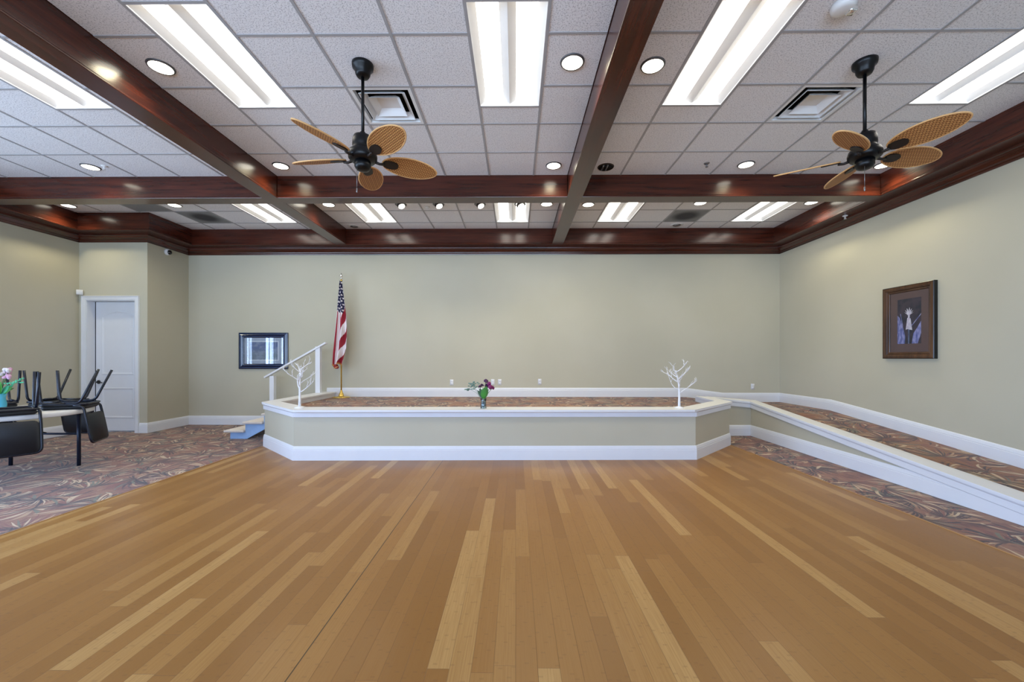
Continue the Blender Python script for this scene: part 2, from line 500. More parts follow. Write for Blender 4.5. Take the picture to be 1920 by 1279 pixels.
for along, fixed, wins, sgn in (('y', XL - 0.06, WL, 1), ('x', YF - 0.06, WR, 1)):
    for a0, a1 in wins:
        wi += 1
        mb = MB(); w = 0.05
        for (p0, p1, z0, z1) in ((a0, a0 + w, WZ0, WZ1), (a1 - w, a1, WZ0, WZ1), (a0, a1, WZ0, WZ0 + w), (a0, a1, WZ1 - w, WZ1), ((a0 + a1) / 2 - 0.02, (a0 + a1) / 2 + 0.02, WZ0, WZ1)):
            if along == 'y': mb.box(fixed - 0.02, fixed + 0.02, p0, p1, z0, z1)
            else: mb.box(p0, p1, fixed - 0.02, fixed + 0.02, z0, z1)
        structure(mb.build('window_%d' % wi, M['trim']))

# ------------------------------------------------------------------ baseboards
def bb_prof(h=0.183, t=0.02):
    return [(0, 0), (t, 0), (t, h - 0.055), (t - 0.004, h - 0.05), (t - 0.002, h - 0.042), (t - 0.005, h - 0.03), (t - 0.009, h - 0.012), (t - 0.013, h - 0.003), (0.004, h), (0, h)]
ZS, ZL = 0.573, 0.475        # stage floor, landing floor
def ramp_z(y): return max(0.0, ZL - 0.1058 * max(0.0, 6.9 - y))
mb = MB(); mb.sweep(bb_prof(), [(XR, 2.42), (XR, 6.9), (XR, YB)], [0.0, ZL, ZL]); structure(mb.build('baseboard_right', M['trim']))
mb = MB(); mb.sweep(bb_prof(), [(XR, YB), (4.18, YB), (3.43, YB), (-3.84, YB)], [ZL, ZL, ZS, ZS]); structure(mb.build('baseboard_back', M['trim']))
mb = MB(); mb.sweep(bb_prof(), [(-3.90, YB), (XC, YB), (XC, YC), (DX1 + 0.085, YC)]); structure(mb.build('baseboard_closet', M['trim']))
mb = MB(); mb.sweep(bb_prof(), [(XL, YC), (XL, YF)]); structure(mb.build('baseboard_left', M['trim']))

# ------------------------------------------------------------------ perimeter beam with crown moulding
prof = [(0, TB), (0.012, TB), (0.016, TB + 0.018), (0.03, TB + 0.03), (0.034, TB + 0.046), (0.07, TB + 0.076), (0.084, TB + 0.098), (0.098, TB + 0.104), (0.1, HB),
        (0.325, HB), (0.330, HB + 0.006), (0.330, HB + 0.018), (0.322, HB + 0.026), (0.318, HB + 0.03), (0.318, C + 0.05), (0, C + 0.05)]
peri = [(XR, YF), (XR, YB), (XC, YB), (XC, YC), (XL, YC), (XL, YF)]
names = ['trim_3', 'trim_4', 'trim_5', 'trim_6', 'trim_7']
full = MB(); full.sweep(prof, peri)
np_ = len(prof)
for k, nm in enumerate(names):
    mb = MB()
    mb.loft([full.v[k * np_:(k + 1) * np_], full.v[(k + 1) * np_:(k + 2) * np_]])
    structure(mb.build(nm, M['beam'] if k in (0, 2, 4) else M['beamx']))
# interior beams: box section with a small bead along both lower arrises
def beam(name, mat, a, b, w):
    pr = [(-w / 2 - 0.006, HB), (w / 2 + 0.006, HB), (w / 2 + 0.008, HB + 0.006), (w / 2 + 0.008, HB + 0.016), (w / 2, HB + 0.024), (w / 2 - 0.003, HB + 0.03), (w / 2 - 0.003, C + 0.05), (-w / 2 + 0.003, C + 0.05), (-w / 2 + 0.003, HB + 0.03), (-w / 2, HB + 0.024), (-w / 2 - 0.008, HB + 0.016), (-w / 2 - 0.008, HB + 0.006)]
    mb = MB(); mb.sweep(pr, [a, b])
    return structure(mb.build(name, mat))
beam('trim_8', M['beam'], (-3.415, YF), (-3.415, YB - 0.325), 0.2)
beam('trim_9', M['beam'], (0.815, YF), (0.815, YB - 0.325), 0.2)
beam('trim_10', M['beamx'], (XL + 0.325, 5.715), (-3.52, 5.715), 0.2)
beam('trim_11', M['beamx'], (-3.31, 5.715), (0.71, 5.715), 0.2)
beam('trim_12', M['beamx'], (0.92, 5.715), (XR - 0.325, 5.715), 0.2)

# ------------------------------------------------------------------ ceiling (tiles and grid bars; troffers and air diffusers leave openings)
CELL = 0.61
troffers = [(-4.67, 2.865), (-2.805, 2.865), (-0.366, 2.865), (1.445, 2.865), (3.885, 2.865),
            (-4.67, 6.335), (-2.805, 6.335), (-0.366, 6.335), (1.495, 6.335), (3.955, 6.335)]
airs = [(-1.585, 3.775), (2.665, 3.775)]
holes = [(x, x + CELL, y, y + 2 * CELL) for x, y in troffers] + [(x, x + CELL, y, y + CELL) for x, y in airs]
mb = MB()
def bay(x0, x1, y0, y1, gx, gy):
    hs = [h for h in holes if h[1] > x0 and h[0] < x1 and h[3] > y0 and h[2] < y1]
    xs = sorted({x0, x1} | {round(v, 4) for h in hs for v in h[:2] if x0 < v < x1})
    ys = sorted({y0, y1} | {round(v, 4) for h in hs for v in h[2:] if y0 < v < y1})
    for i in range(len(xs) - 1):
        for j in range(len(ys) - 1):
            cx, cy = (xs[i] + xs[i + 1]) / 2, (ys[j] + ys[j + 1]) / 2
            if any(h[0] < cx < h[1] and h[2] < cy < h[3] for h in hs): continue
            mb.add([(xs[i], ys[j], C), (xs[i + 1], ys[j], C), (xs[i + 1], ys[j + 1], C), (xs[i], ys[j + 1], C)], [(0, 3, 2, 1)], 0)
    w = 0.0115
    def runs(lo, hi, cuts):
        out = []; cur = lo
        for a, b in sorted(cuts):
            if a > cur: out.append((cur, min(a, hi)))
            cur = max(cur, b)
        if cur < hi: out.append((cur, hi))
        return out
    g = gx + math.ceil((x0 - gx) / CELL) * CELL
    while g < x1:
        if g - w > x0 and g + w < x1:
            for a, b in runs(y0, y1, [(h[2], h[3]) for h in hs if h[0] + 0.02 < g < h[1] - 0.02]):
                mb.box(g - w, g + w, a, b, C - 0.005, C + 0.001, 1)
        g += CELL
    g = gy + math.ceil((y0 - gy) / CELL) * CELL
    while g < y1:
        if g - w > y0 and g + w < y1:
            for a, b in runs(x0, x1, [(h[0], h[1]) for h in hs if h[2] + 0.02 < g < h[3] - 0.02]):
                mb.box(a, b, g - w, g + w, C - 0.0046, C + 0.001, 1)
        g += CELL
    # cross bars that close the ends of the troffer openings
    for h in hs:
        if h[3] - h[2] > 1:
            for yy in (h[2], h[3]):
                if y0 < yy - w and yy + w < y1: mb.box(h[0], h[1], yy - w, yy + w, C - 0.0046, C + 0.001, 1)
bay(-7.64, -3.518, YF, 5.615, -4.06, 5.605)
bay(-3.312, 0.712, YF, 5.615, 0.244, 5.605)
bay(0.918, 5.0, YF, 5.615, 1.445, 5.605)
bay(-7.64, -6.36, 5.815, 6.992, -4.06, 7.555)
bay(-6.36, -3.518, 5.815, 7.93, -4.06, 7.555)
bay(-3.312, 0.712, 5.815, 7.93, 0.244, 7.555)
bay(0.918, 5.0, 5.815, 7.93, 1.495, 7.555)
structure(mb.build('ceiling', [M['tile'], M['tbar']]))
# slab above the suspended grid
mb = MB(); mb.box(XL - T, XR + T, YF - T, YB + T, TOP, TOP + 0.1); structure(mb.build('ceiling', M['grey_panel']))

# ------------------------------------------------------------------ recessed fluorescent troffers
def make_troffer(label, loc):
    t = thing('ceiling_light', label, 'ceiling light', loc, group='fluorescent ceiling lights')
    hw, hl, d = 0.303, 0.607, 0.075
    mb = MB()
    # flange
    for x0, x1, y0, y1 in ((-hw, -hw + 0.014, -hl, hl), (hw - 0.014, hw, -hl, hl), (-hw, hw, -hl, -hl + 0.014), (-hw, hw, hl - 0.014, hl)):
        mb.box(x0, x1, y0, y1, -0.004, 0.008)
    a, l = hw - 0.014, hl - 0.014
    mb.box(-hw, hw, -hl, hl, d + 0.02, d + 0.03)                        # back pan
    for s in (-1, 1):                                                   # end plates, outer sides
        mb.box(-hw, hw, s * hl - 0.003, s * hl + 0.003, 0, d + 0.03); mb.box(s * hw - 0.003, s * hw + 0.003, -hl, hl, 0, d + 0.03)
    mb.build('housing', M['white_metal'], t)
    mb = MB()
    for s in (-1, 1):                                                   # sloping side reflectors
        mb.add([(s * a, -l, 0.004), (s * a, l, 0.004), (s * (a - 0.062), l, 0.052), (s * (a - 0.062), -l, 0.052)], [(0, 1, 2, 3)])
    # ridge between the two lamps
    mb.add([(-0.066, -l, 0.05), (0, -l, 0.012), (0.066, -l, 0.05), (-0.066, l, 0.05), (0, l, 0.012), (0.066, l, 0.05)], [(0, 1, 4, 3), (1, 2, 5, 4)])
    mb.build('reflector', M['white_metal'], t)
    for s in (-1, 1):
        mb = MB(); x0, x1 = s * 0.062, s * (a - 0.058); rings = []
        pts = []
        for k in range(7):
            u = k / 6; x = x0 + (x1 - x0) * u
            pts.append((x, 0.048 + 0.022 * math.sin(PI * u)))
        mb.add([(x, -l, z) for x, z in pts] + [(x, l, z) for x, z in pts], [(k, k + 1, k + 8, k + 7) for k in range(6)])
        mb.build('lamp_diffuser', M['tube'], t)
    return t
troffer_labels = [
    'bright two-tube troffer at the left edge, front row, left of the long wooden beam',
    'bright two-tube troffer in the front row beside the left beam, left of the nearer fan',
    'bright two-tube troffer in the front row between the fan and the middle beam',
    'bright two-tube troffer in the front row just right of the middle beam',
    'bright two-tube troffer in the front row at the right edge, right of the far fan',
    'short-looking troffer in the back row, left of the left beam',
    'short-looking troffer in the back row, just right of the left beam',
    'short-looking troffer in the back row at the centre, left of the middle beam',
    'short-looking troffer in the back row, just right of the middle beam',
    'short-looking troffer in the back row nearest the right wall']
t0 = None
for (x, y), lb in zip(troffers, troffer_labels):
    loc = (x + CELL / 2, y + CELL, C)
    if t0 is None: t0 = make_troffer(lb, loc)
    else: dup(t0, loc, None, lb)

# ------------------------------------------------------------------ air diffusers
def make_air(label, loc):
    t = thing('air_diffuser', label, 'air vent', loc, group='square air diffusers')
    def frame(mb, h0, z0, h1, z1, th=0.003, mi=0):
        o = [(-h0, -h0, z0), (h0, -h0, z0), (h0, h0, z0), (-h0, h0, z0)]; i = [(-h1, -h1, z1), (h1, -h1, z1), (h1, h1, z1), (-h1, h1, z1)]
        mb.add(o + i, [(k, (k + 1) % 4, (k + 1) % 4 + 4, k + 4) for k in range(4)], mi)
        o2 = [(a, b, c + th) for a, b, c in o]; i2 = [(a, b, c + th) for a, b, c in i]
        mb.add(o2 + i2, [(k, (k + 1) % 4, (k + 1) % 4 + 4, k + 4) for k in range(4)], mi)
    mb = MB(); frame(mb, 0.304, -0.004, 0.262, -0.003); frame(mb, 0.262, -0.003, 0.255, 0.03)
    mb.build('frame', M['white_metal'], t)
    mb = MB()
    for s in (-1, 1):
        mb.box(-0.3, 0.3, s * 0.3 - 0.002, s * 0.3 + 0.002, 0.0, 0.2); mb.box(s * 0.3 - 0.002, s * 0.3 + 0.002, -0.3, 0.3, 0.0, 0.2)
    mb.box(-0.3, 0.3, -0.3, 0.3, 0.2, 0.204)
    mb.build('duct', M['dark'], t)
    mb = MB(); frame(mb, 0.222, -0.006, 0.17, 0.05); frame(mb, 0.222, -0.006, 0.215, -0.006); mb.build('louver', M['white_metal'], t)
    mb = MB(); frame(mb, 0.152, -0.004, 0.1, 0.05); mb.box(-0.1, 0.1, -0.1, 0.1, 0.05, 0.053); mb.build('louver', M['white_metal'], t)
    return t
a0 = make_air('white square air diffuser with dark slots in the middle bay, behind the left fan rod', (airs[0][0] + 0.305, airs[0][1] + 0.305, C))
dup(a0, (airs[1][0] + 0.305, airs[1][1] + 0.305, C), None, 'white square air diffuser with dark slots in the right bay, beside the right fan rod')

# return grilles lying in the back grid
def make_grille(label, x, y, dirty):
    t = thing('return_grille', label, 'air vent', (x + 0.305, y + 0.305, C), group='grey ceiling grilles')
    g = G('grille_face'); co = g.coord()
    r = g.n('ShaderNodeVectorMath', {0: g.scalev(co, (1, 1, 0))}, operation='LENGTH').outputs['Value']
    hol = g.n('ShaderNodeTexVoronoi', {'Vector': co, 'Scale': 70.0, 'Randomness': 0.0}, voronoi_dimensions='2D').outputs[0]
    dust = g.mix(g.mapr(r, 0.12, 0.3, 1.0 if dirty else 0.0, 0.0), rgb(146, 148, 150), rgb(62, 62, 68))
    cc = g.mix(g.mapr(hol, 0.25, 0.38, 0.5, 0.0), dust, rgb(30, 30, 32))
    g.bsdf(Base_Color=cc, Roughness=0.7)
    mb = MB(); mb.box(-0.29, 0.29, -0.29, 0.29, -0.004, -0.001); mb.build('perforated_face', g.m, t)
    mb = MB()
    for s in (-1, 1):
        mb.box(-0.302, 0.302, s * 0.296 - 0.006, s * 0.296 + 0.006, -0.007, 0.0); mb.box(s * 0.296 - 0.006, s * 0.296 + 0.006, -0.302, 0.302, -0.007, 0.0)
    mb.build('frame', M['tbar'], t)
make_grille('grey return grille with a dark dusty centre in the back right bay', 2.715, 6.945, True)
make_grille('grey return grille with a dark dusty centre in the back left bay', -5.89, 6.945, True)
make_grille('plain grey ceiling grille just behind the cross beam at the back left', -6.50, 6.335, False)

# ------------------------------------------------------------------ downlights
def make_down(label, loc, r=0.088):
    t = thing('recessed_downlight', label, 'ceiling light', loc, group='round recessed downlights')
    mb = MB(); mb.lathe([(r, -0.012), (r + 0.006, -0.013), (r + 0.014, -0.006), (r + 0.016, -0.0005), (r, -0.0005)], seg=32, caps=False); mb.build('trim_ring', M['ring'], t)
    mb = MB(); mb.lathe([(0.0, -0.0105), (r * 0.6, -0.010), (r + 0.0005, -0.008), (r + 0.0005, -0.002)], seg=32, caps=False); mb.build('lens', M['lens'], t)
    return t
DL = [((-3.08, 3.50), 'lit round downlight between the left beam and the nearest left troffer'),
      ((-3.085, 5.31), 'lit round downlight in the corner where the left beam meets the cross beam'),
      ((0.483, 3.475), 'lit round downlight between the centre troffer and the middle beam'),
      ((1.183, 3.52), 'lit round downlight just right of the middle beam, beside the right troffer'),
      ((0.497, 5.335), 'lit round downlight in front of the cross beam, left of the middle beam'),
      ((-5.62, 5.32), 'lit round downlight in the left bay in front of the cross beam'),
      ((3.005, 5.33), 'lit round downlight in the right bay, left of the right fan blades'),
      ((4.81, 5.36), 'lit round downlight half hidden behind a blade of the right fan'),
      ((-7.40, 6.655), 'lit round downlight behind the cross beam at the far left'),
      ((-5.626, 6.65), 'lit round downlight behind the cross beam, left of the back left troffer'),
      ((-3.075, 6.65), 'lit round downlight behind the cross beam, just right of the left beam'),
      ((1.191, 6.69), 'lit round downlight behind the cross beam, just right of the middle beam'),
      ((0.506, 6.66), 'lit round downlight behind the cross beam, just left of the middle beam'),
      ((3.0, 6.635), 'lit round downlight behind the cross beam, above the right grey grille'),
      ((4.79, 6.63), 'lit round downlight behind the cross beam, nearest the right wall')]
d0 = None
for (p, lb) in DL:
    if d0 is None: d0 = make_down(lb, (p[0], p[1], C))
    else: dup(d0, (p[0], p[1], C), None, lb)
# tilted spotlights aimed at the stage
def make_eye(label, loc):
    t = thing('eyeball_spotlight', label, 'ceiling light', loc, group='spotlights aimed at the stage')
    mb = MB(); mb.lathe([(0.07, -0.006), (0.09, -0.008), (0.095, -0.0005), (0.07, -0.0005)], seg=28, caps=False); mb.build('trim_ring', M['ring'], t)
    mb = MB(); mb.lathe([(0.0, -0.045), (0.05, -0.043), (0.064, -0.03), (0.066, 0.0)], seg=24)
    o = mb.build('eyeball', M['brown_iron'], t, rot=(math.radians(-18), math.radians(-24), 0))
    mb = MB(); mb.lathe([(0.0, -0.0475), (0.052, -0.0455), (0.052, -0.043)], seg=24)
    mb.build('lamp_lens', M['lens'], o)
    return t
e0 = None
for x, lb in ((-1.89, 'tilted lit spotlight over the stage, first to the right of the back left troffer'), (-1.27, 'tilted lit spotlight over the stage, second from the left of four'), (-0.587, 'tilted lit spotlight over the stage, third from the left of four'), (0.07, 'tilted lit spotlight in front of the back centre troffer')):
    if e0 is None: e0 = make_eye(lb, (x, 6.67, C))
    else: dup(e0, (x, 6.67, C), None, lb)
# unlit fittings
t = thing('unlit_downlight', 'unlit round brown downlight with a lamp tube inside, right of the middle beam', 'ceiling light', (1.19, 5.385, C))
mb = MB(); mb.lathe([(0.092, -0.010), (0.1, -0.012), (0.106, -0.006), (0.108, -0.0005), (0.092, -0.0005)], seg=32, caps=False); mb.build('trim_ring', M['baffle'], t)
mb = MB(); mb.lathe([(0.0, -0.002), (0.093, -0.004)], seg=32); mb.build('baffle', M['dark'], t)
for x in (-0.042, 0.012):
    mb = MB(); mb.tube([(x, -0.07, -0.012), (x, 0.07, -0.012)], 0.011); mb.build('lamp_tube', M['grey_metal'], t)
def make_white_fitting(label, x, y):
    t = thing('ceiling_speaker', label, 'ceiling fitting', (x, y, C), group='round white ceiling fittings by the back beam')
    mb = MB(); mb.lathe([(0.075, -0.008), (0.1, -0.011), (0.118, -0.005), (0.12, -0.0005), (0.075, -0.0005)], seg=28, caps=False); mb.build('trim_ring', M['white_plastic'], t)
    mb = MB(); mb.lathe([(0.0, -0.022), (0.04, -0.02), (0.072, -0.006)], seg=24); mb.build('insert', M['grey_metal'], t)
    return t
make_white_fitting('round white unlit ceiling fitting against the back beam in the right bay', 3.055, 7.74)
make_white_fitting('round white unlit ceiling fitting against the back beam beside the left beam', -3.10, 7.77)

# ------------------------------------------------------------------ sprinklers, alarm, camera, sensor
def make_sprinkler(label, x, y, z, m):
    t = thing('ceiling_sprinkler', label, 'sprinkler', (x, y, z), group='fire sprinkler heads')
    mb = MB(); mb.lathe([(0.012, -0.012), (0.03, -0.008), (0.036, -0.0005)], seg=20); mb.build('escutcheon', m, t)
    mb = MB(); mb.tube([(0, 0, -0.01), (0, 0, -0.03)], 0.007)
    for s in (-1, 1): mb.tube([(0, 0, -0.012), (s * 0.013, 0, -0.026), (s * 0.003, 0, -0.045)], 0.003, 6)
    mb.build('nozzle', m, t)
    mb = MB(); mb.lathe([(0.0, -0.05), (0.017, -0.049), (0.017, -0.046), (0.0, -0.045)], seg=14); mb.build('deflector', m, t)
    return t
make_sprinkler('small grey sprinkler head in the right bay in front of the cross beam', 2.477, 5.295, C, M['grey_metal'])
make_sprinkler('small sprinkler head beside the left bay downlight', -5.414, 5.295, C, M['white_metal'])
make_sprinkler('tiny sprinkler head behind the cross beam above the stage', -1.471, 6.78, C, M['white_metal'])
make_sprinkler('white sprinkler head under the wooden crown moulding on the right wall', 5.14, 6.39, HB, M['white_plastic'])
t = thing('smoke_alarm', 'white smoke alarm with a strobe at the top edge, right bay ceiling', 'smoke alarm', (2.345, 2.93, C))
mb = MB(); mb.lathe([(0.052, -0.05), (0.07, -0.042), (0.078, -0.02), (0.08, -0.0005)], seg=30); mb.build('body', M['white_plastic'], t)
mb = MB(); mb.rbox(0.03, 0.085, -0.03, 0.03, -0.062, -0.02, 0.012); mb.build('strobe', M['silver'], t)
t = thing('security_camera', 'white dome security camera with black lens under the crown by the closet corner', 'security camera', (XC, 7.72, 3.388))
mb = MB(); mb.lathe([(0.048, 0.05), (0.06, 0.035), (0.062, 0.0)][::-1], seg=26); mb.build('housing', M['white_plastic'], t, rot=(0, PI / 2, 0))
mb = MB(); mb.ball((0.048, 0, -0.008), 0.043, seg=16, rings=10); mb.build('lens_dome', M['black_gloss'], t)
mb = MB(); mb.rbox(-0.045, 0.045, -0.02, 0.025, -0.045, 0.045, 0.01)
o = mb.build('motion_sensor', M['white_plastic'], None, (-7.868, 7.262, 2.545), (0, 0, math.radians(45)))
tag(o, 'small white corner sensor above the left end of the white door frame', 'sensor')

# ------------------------------------------------------------------ outlets
def make_outlet(label, x, z, yy=YB):
    t = thing('wall_outlet', label, 'outlet', (x, yy, z), group='white outlets on the back wall')
    mb = MB(); mb.rbox(-0.036, 0.036, -0.058, 0.058, 0, 0.007, 0.006); mb.build('cover_plate', M['white_plastic'], t, rot=(PI / 2, 0, 0))
    for s in (-1, 1):
        mb = MB(); mb.rbox(-0.017, 0.017, s * 0.024 - 0.017, s * 0.024 + 0.017, 0.006, 0.009, 0.008); mb.build('socket', M['white_metal'], t, rot=(PI / 2, 0, 0))
    return t
o0 = make_outlet('white outlet on the back wall left of the stage flowers', -1.299, 0.866)
dup(o0, (-0.465, YB, 0.872), None, 'white outlet partly behind the purple flowers')
dup(o0, (-0.324, YB, 0.872), None, 'white outlet just right of the purple flowers')
dup(o0, (0.486, YB, 0.879), None, 'white outlet on the back wall midway between flowers and right white tree')
dup(o0, (4.775, YB, 0.783), None, 'white outlet near the right corner of the back wall, above the landing')

# ------------------------------------------------------------------ door
dr = structure(bpy.data.objects.new('door_1', None)); col.objects.link(dr)
YD = YC + 0.135
mb = MB(); mb.box(DX0 + 0.028, DX1 - 0.004, YD, YD + 0.04, 0.015, DZ - 0.012)
leaf = mb.build('door_leaf', M['trim'], dr)
def panel_loop(x0, x1, z0, z1, arch=0.0):
    pts = [(x0, z0), (x1, z0)]
    if arch:
        for k in range(13):
            u = k / 12; pts.append((x1 + (x0 - x1) * u, z1 - arch + arch * math.sin(PI * u) ** 0.9))
    else: pts += [(x1, z1), (x0, z1)]
    return pts
for args in ((-7.64, -7.06, 1.06, 2.22, 0.10), (-7.64, -7.06, 0.26, 0.80, 0)):
    mb = MB()
    mb.sweep([(-0.012, 0), (-0.008, 0.008), (0.004, 0.011), (0.014, 0.006), (0.03, 0.001), (0.03, 0)], panel_loop(*args), closed=True)
    # built flat in x/z: stand it up against the leaf
    mb.v = [(x, YD - zz, z) for (x, z, zz) in mb.v]
    mb.build('door_panel', M['trim'], dr)
mb = MB()
mb.tube([(-7.705, YD - 0.001, 0.915), (-7.705, YD - 0.016, 0.915)], 0.034, 18); mb.tube([(-7.705, YD - 0.01, 0.915), (-7.705, YD - 0.05, 0.915), (-7.70, YD - 0.056, 0.915), (-7.59, YD - 0.056, 0.905)], [0.012, 0.012, 0.011, 0.008], 10)
mb.build('door_handle', M['black_iron'], leaf)
mb = MB()      # jambs lining the opening, with a dark gap line at the latch side
mb.box(DX0 - 0.001, DX0 + 0.006, YC - 0.004, YC + T, 0, DZ); mb.box(DX1 - 0.002, DX1 + 0.001, YC - 0.004, YC + T, 0, DZ); mb.box(DX0, DX1, YC - 0.004, YC + T, DZ - 0.006, DZ + 0.001)
mb.build('door_jamb', M['trim'], dr)
mb = MB()
mb.sweep([(-0.002, 0), (-0.002, 0.014), (-0.02, 0.018), (-0.062, 0.02), (-0.066, 0.026), (-0.08, 0.026), (-0.082, 0)], [(DX1, 0), (DX1, DZ), (DX0, DZ), (DX0, 0)])
mb.v = [(x, YC - zz, z) for (x, z, zz) in mb.v]
mb.build('door_casing', M['trim'], dr)
mb = MB(); mb.box(XL, XC - T, YC + T + 0.02, YC + T + 0.03, 0, DZ + 0.2); structure(mb.build('closet_shade_sheet', M['dark']))  # dark sheet close behind the leaf, its colour stands for shade in the gap

# ------------------------------------------------------------------ stage
st = thing('stage', 'low carpeted stage with white cap rail and angled front corners along the back wall', 'stage')
P_L0, P_L1, P_L2, P_R2, P_R1, P_R0 = (-3.86, YB), (-3.87, 6.23), (-2.945, 5.367), (2.408, 5.463), (3.34, 6.385), (3.36, 7.15)
path = [P_R0, P_R1, P_R2, P_L2, P_L1, P_L0]      # walking right to left, left side of the path = inside? handled by sign
CZ = 0.675
mb = MB(); mb.sweep([(0, 0), (0.09, 0), (0.09, CZ - 0.03), (0, CZ - 0.03)], path[::-1])
mb.build('side_panel', M['wall'], st)
mb = MB(); mb.sweep([(-d, z) for d, z in bb_prof(0.186)], path[::-1])
mb.build('baseboard', M['trim'], st)
mb = MB(); mb.sweep([(0.0, CZ - 0.105), (-0.012, CZ - 0.105), (-0.018, CZ - 0.1), (-0.018, CZ - 0.045), (-0.03, CZ - 0.033), (-0.034, CZ - 0.024), (0, CZ - 0.024)], path[::-1])
mb.build('apron', M['trim'], st)
out_ = [(-3.945, YB), (-3.95, 6.28), (-2.915, 5.285), (2.36, 5.372), (3.39, 6.39), (3.42, 7.13)]
in_ = [(-3.64, YB), (-3.69, 6.345), (-2.93, 5.655), (2.345, 5.705), (3.18, 6.53), (3.24, 7.41)]
mb = MB()
for k in range(5):
    mb.prism([out_[k], out_[k + 1], in_[k + 1], in_[k]], CZ - 0.026, CZ)
mb.build('cap_rail', M['trim'], st)
mb = MB()
inn = [(-3.665, YB), (-3.705, 6.36), (-2.94, 5.675), (2.35, 5.725), (3.20, 6.54), (3.26, 7.41)]
for k in range(5):
    a, b = inn[k], inn[k + 1]
    mb.prism([a, b, (b[0], b[1] - 0.04) if k in (1, 2, 3) else (b[0] + (0.04 if k == 4 else -0.04), b[1]), (a[0], a[1] - 0.04) if k in (1, 2, 3) else (a[0] + (0.04 if k == 4 else -0.04), a[1])], ZS - 0.02, CZ - 0.02)
mb.build('inner_curb', M['trim'], st)
mb = MB()
mb.prism([(-3.66, YB), (-3.70, 6.34), (-2.94, 5.66), (2.35, 5.71), (3.19, 6.53), (3.25, 7.40), (3.43, 7.40), (3.43, YB)], ZS - 0.03, ZS)
mb.build('carpet', M['carpet_stage'], st)

# ------------------------------------------------------------------ ramp with landing
rp = thing('access_ramp', 'carpeted access ramp with white sloping curb along the right wall', 'ramp')
YE = 2.35
mb = MB()
mb.add([(3.43, 7.18, ZS), (4.18, 7.18, ZL), (XR, 7.18, ZL), (XR, YB, ZL), (4.18, YB, ZL), (3.43, YB, ZS)], [(0, 1, 4, 5), (1, 2, 3, 4)])
mb.add([(4.18, 7.18, ZL), (4.18, 6.9, ZL), (XR, 6.9, ZL), (XR, 7.18, ZL)], [(0, 1, 2, 3)])
mb.add([(4.18, 6.9, ZL), (4.18, 2.42, 0.001), (XR, 2.42, 0.001), (XR, 6.9, ZL)], [(0, 1, 2, 3)])
mb.build('carpet', M['carpet_stage'], rp)
def cz(y): return 0.597 - 0.1045 * (7.06 - y)
FX = 4.115
mb = MB()      # panels: landing front and sloping side
mb.add([(3.36, 7.15, 0), (FX, 7.15, 0), (FX, 7.15, 0.59), (3.36, 7.15, 0.655)], [(0, 1, 2, 3)])
mb.add([(FX, 7.15, 0), (FX, YE, 0), (FX, YE, cz(YE) - 0.02), (FX, 7.15, cz(7.15) - 0.02)], [(0, 1, 2, 3)])
mb.add([(FX + 0.12, 7.15, 0), (FX + 0.12, YE, 0), (FX + 0.12, YE, cz(YE) - 0.02), (FX + 0.12, 7.15, cz(7.15) - 0.02)], [(0, 1, 2, 3)])
mb.build('side_panel', M['wall'], rp)
mb = MB(); mb.sweep([(-d, z) for d, z in bb_prof(0.186)], [(3.36, 7.15), (FX, 7.15), (FX, YE)])
mb.build('baseboard', M['trim'], rp)
mb = MB()      # apron and cap follow the slope
zz = [0.672, 0.602, cz(YE)]
pth = [(3.40, 7.15), (FX, 7.15), (FX, YE)]
mb.sweep([(-0.0, -0.115), (-0.022, -0.115), (-0.026, -0.108), (-0.026, -0.05), (-0.034, -0.038), (-0.036, -0.026), (0, -0.026)], pth, zz)
mb.build('apron', M['trim'], rp)
mb = MB(); mb.sweep([(-0.042, -0.028), (-0.042, -0.002), (-0.04, 0.0), (0.19, 0.0), (0.19, -0.028)], pth, zz)
mb.build('cap_rail', M['trim'], rp)
mb = MB(); mb.sweep([(0.14, -0.24), (0.165, -0.24), (0.165, -0.02), (0.14, -0.02)], pth, zz)
mb.build('inner_curb', M['trim'], rp)

# ------------------------------------------------------------------ steps with handrail
sp = thing('stairs', 'small open wooden stairs with white handrail at the left end of the stage', 'stairs', (-4.4, 7.4, 0))
def L(x, y, z): return (x + 4.4, y - 7.4, z)
for k in range(3):
    x0 = -4.88 + 0.315 * k; z = 0.148 + 0.141 * k
    mb = MB(); a = L(x0, 6.74, z - 0.034); b = L(min(x0 + 0.335, -3.985), 8.13, z)
    mb.rbox(a[0], b[0], a[1], b[1], a[2], b[2], 0.006); mb.build('tread', M['tread'], sp)
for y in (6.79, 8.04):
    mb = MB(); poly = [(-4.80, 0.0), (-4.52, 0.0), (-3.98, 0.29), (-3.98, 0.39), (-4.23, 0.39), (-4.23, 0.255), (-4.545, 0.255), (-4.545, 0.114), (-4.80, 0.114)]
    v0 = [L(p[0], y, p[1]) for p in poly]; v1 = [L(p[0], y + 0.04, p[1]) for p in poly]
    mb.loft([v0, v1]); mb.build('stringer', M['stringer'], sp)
mb = MB(); a = L(-4.835, 7.935, 0.148); mb.box(a[0], a[0] + 0.085, a[1], a[1] + 0.085, 0.148, 1.005); mb.build('post', M['trim'], sp)
mb = MB(); a = L(-3.932, 7.935, CZ); mb.box(a[0], a[0] + 0.09, a[1], a[1] + 0.085, CZ, 1.585); mb.build('post', M['trim'], sp)
mb = MB(); p0, p1 = Vector(L(-4.93, 7.97, 0.965)), Vector(L(-3.72, 7.97, 1.645)); up = Vector((-0.56, 0, 1)).normalized() * 0.03
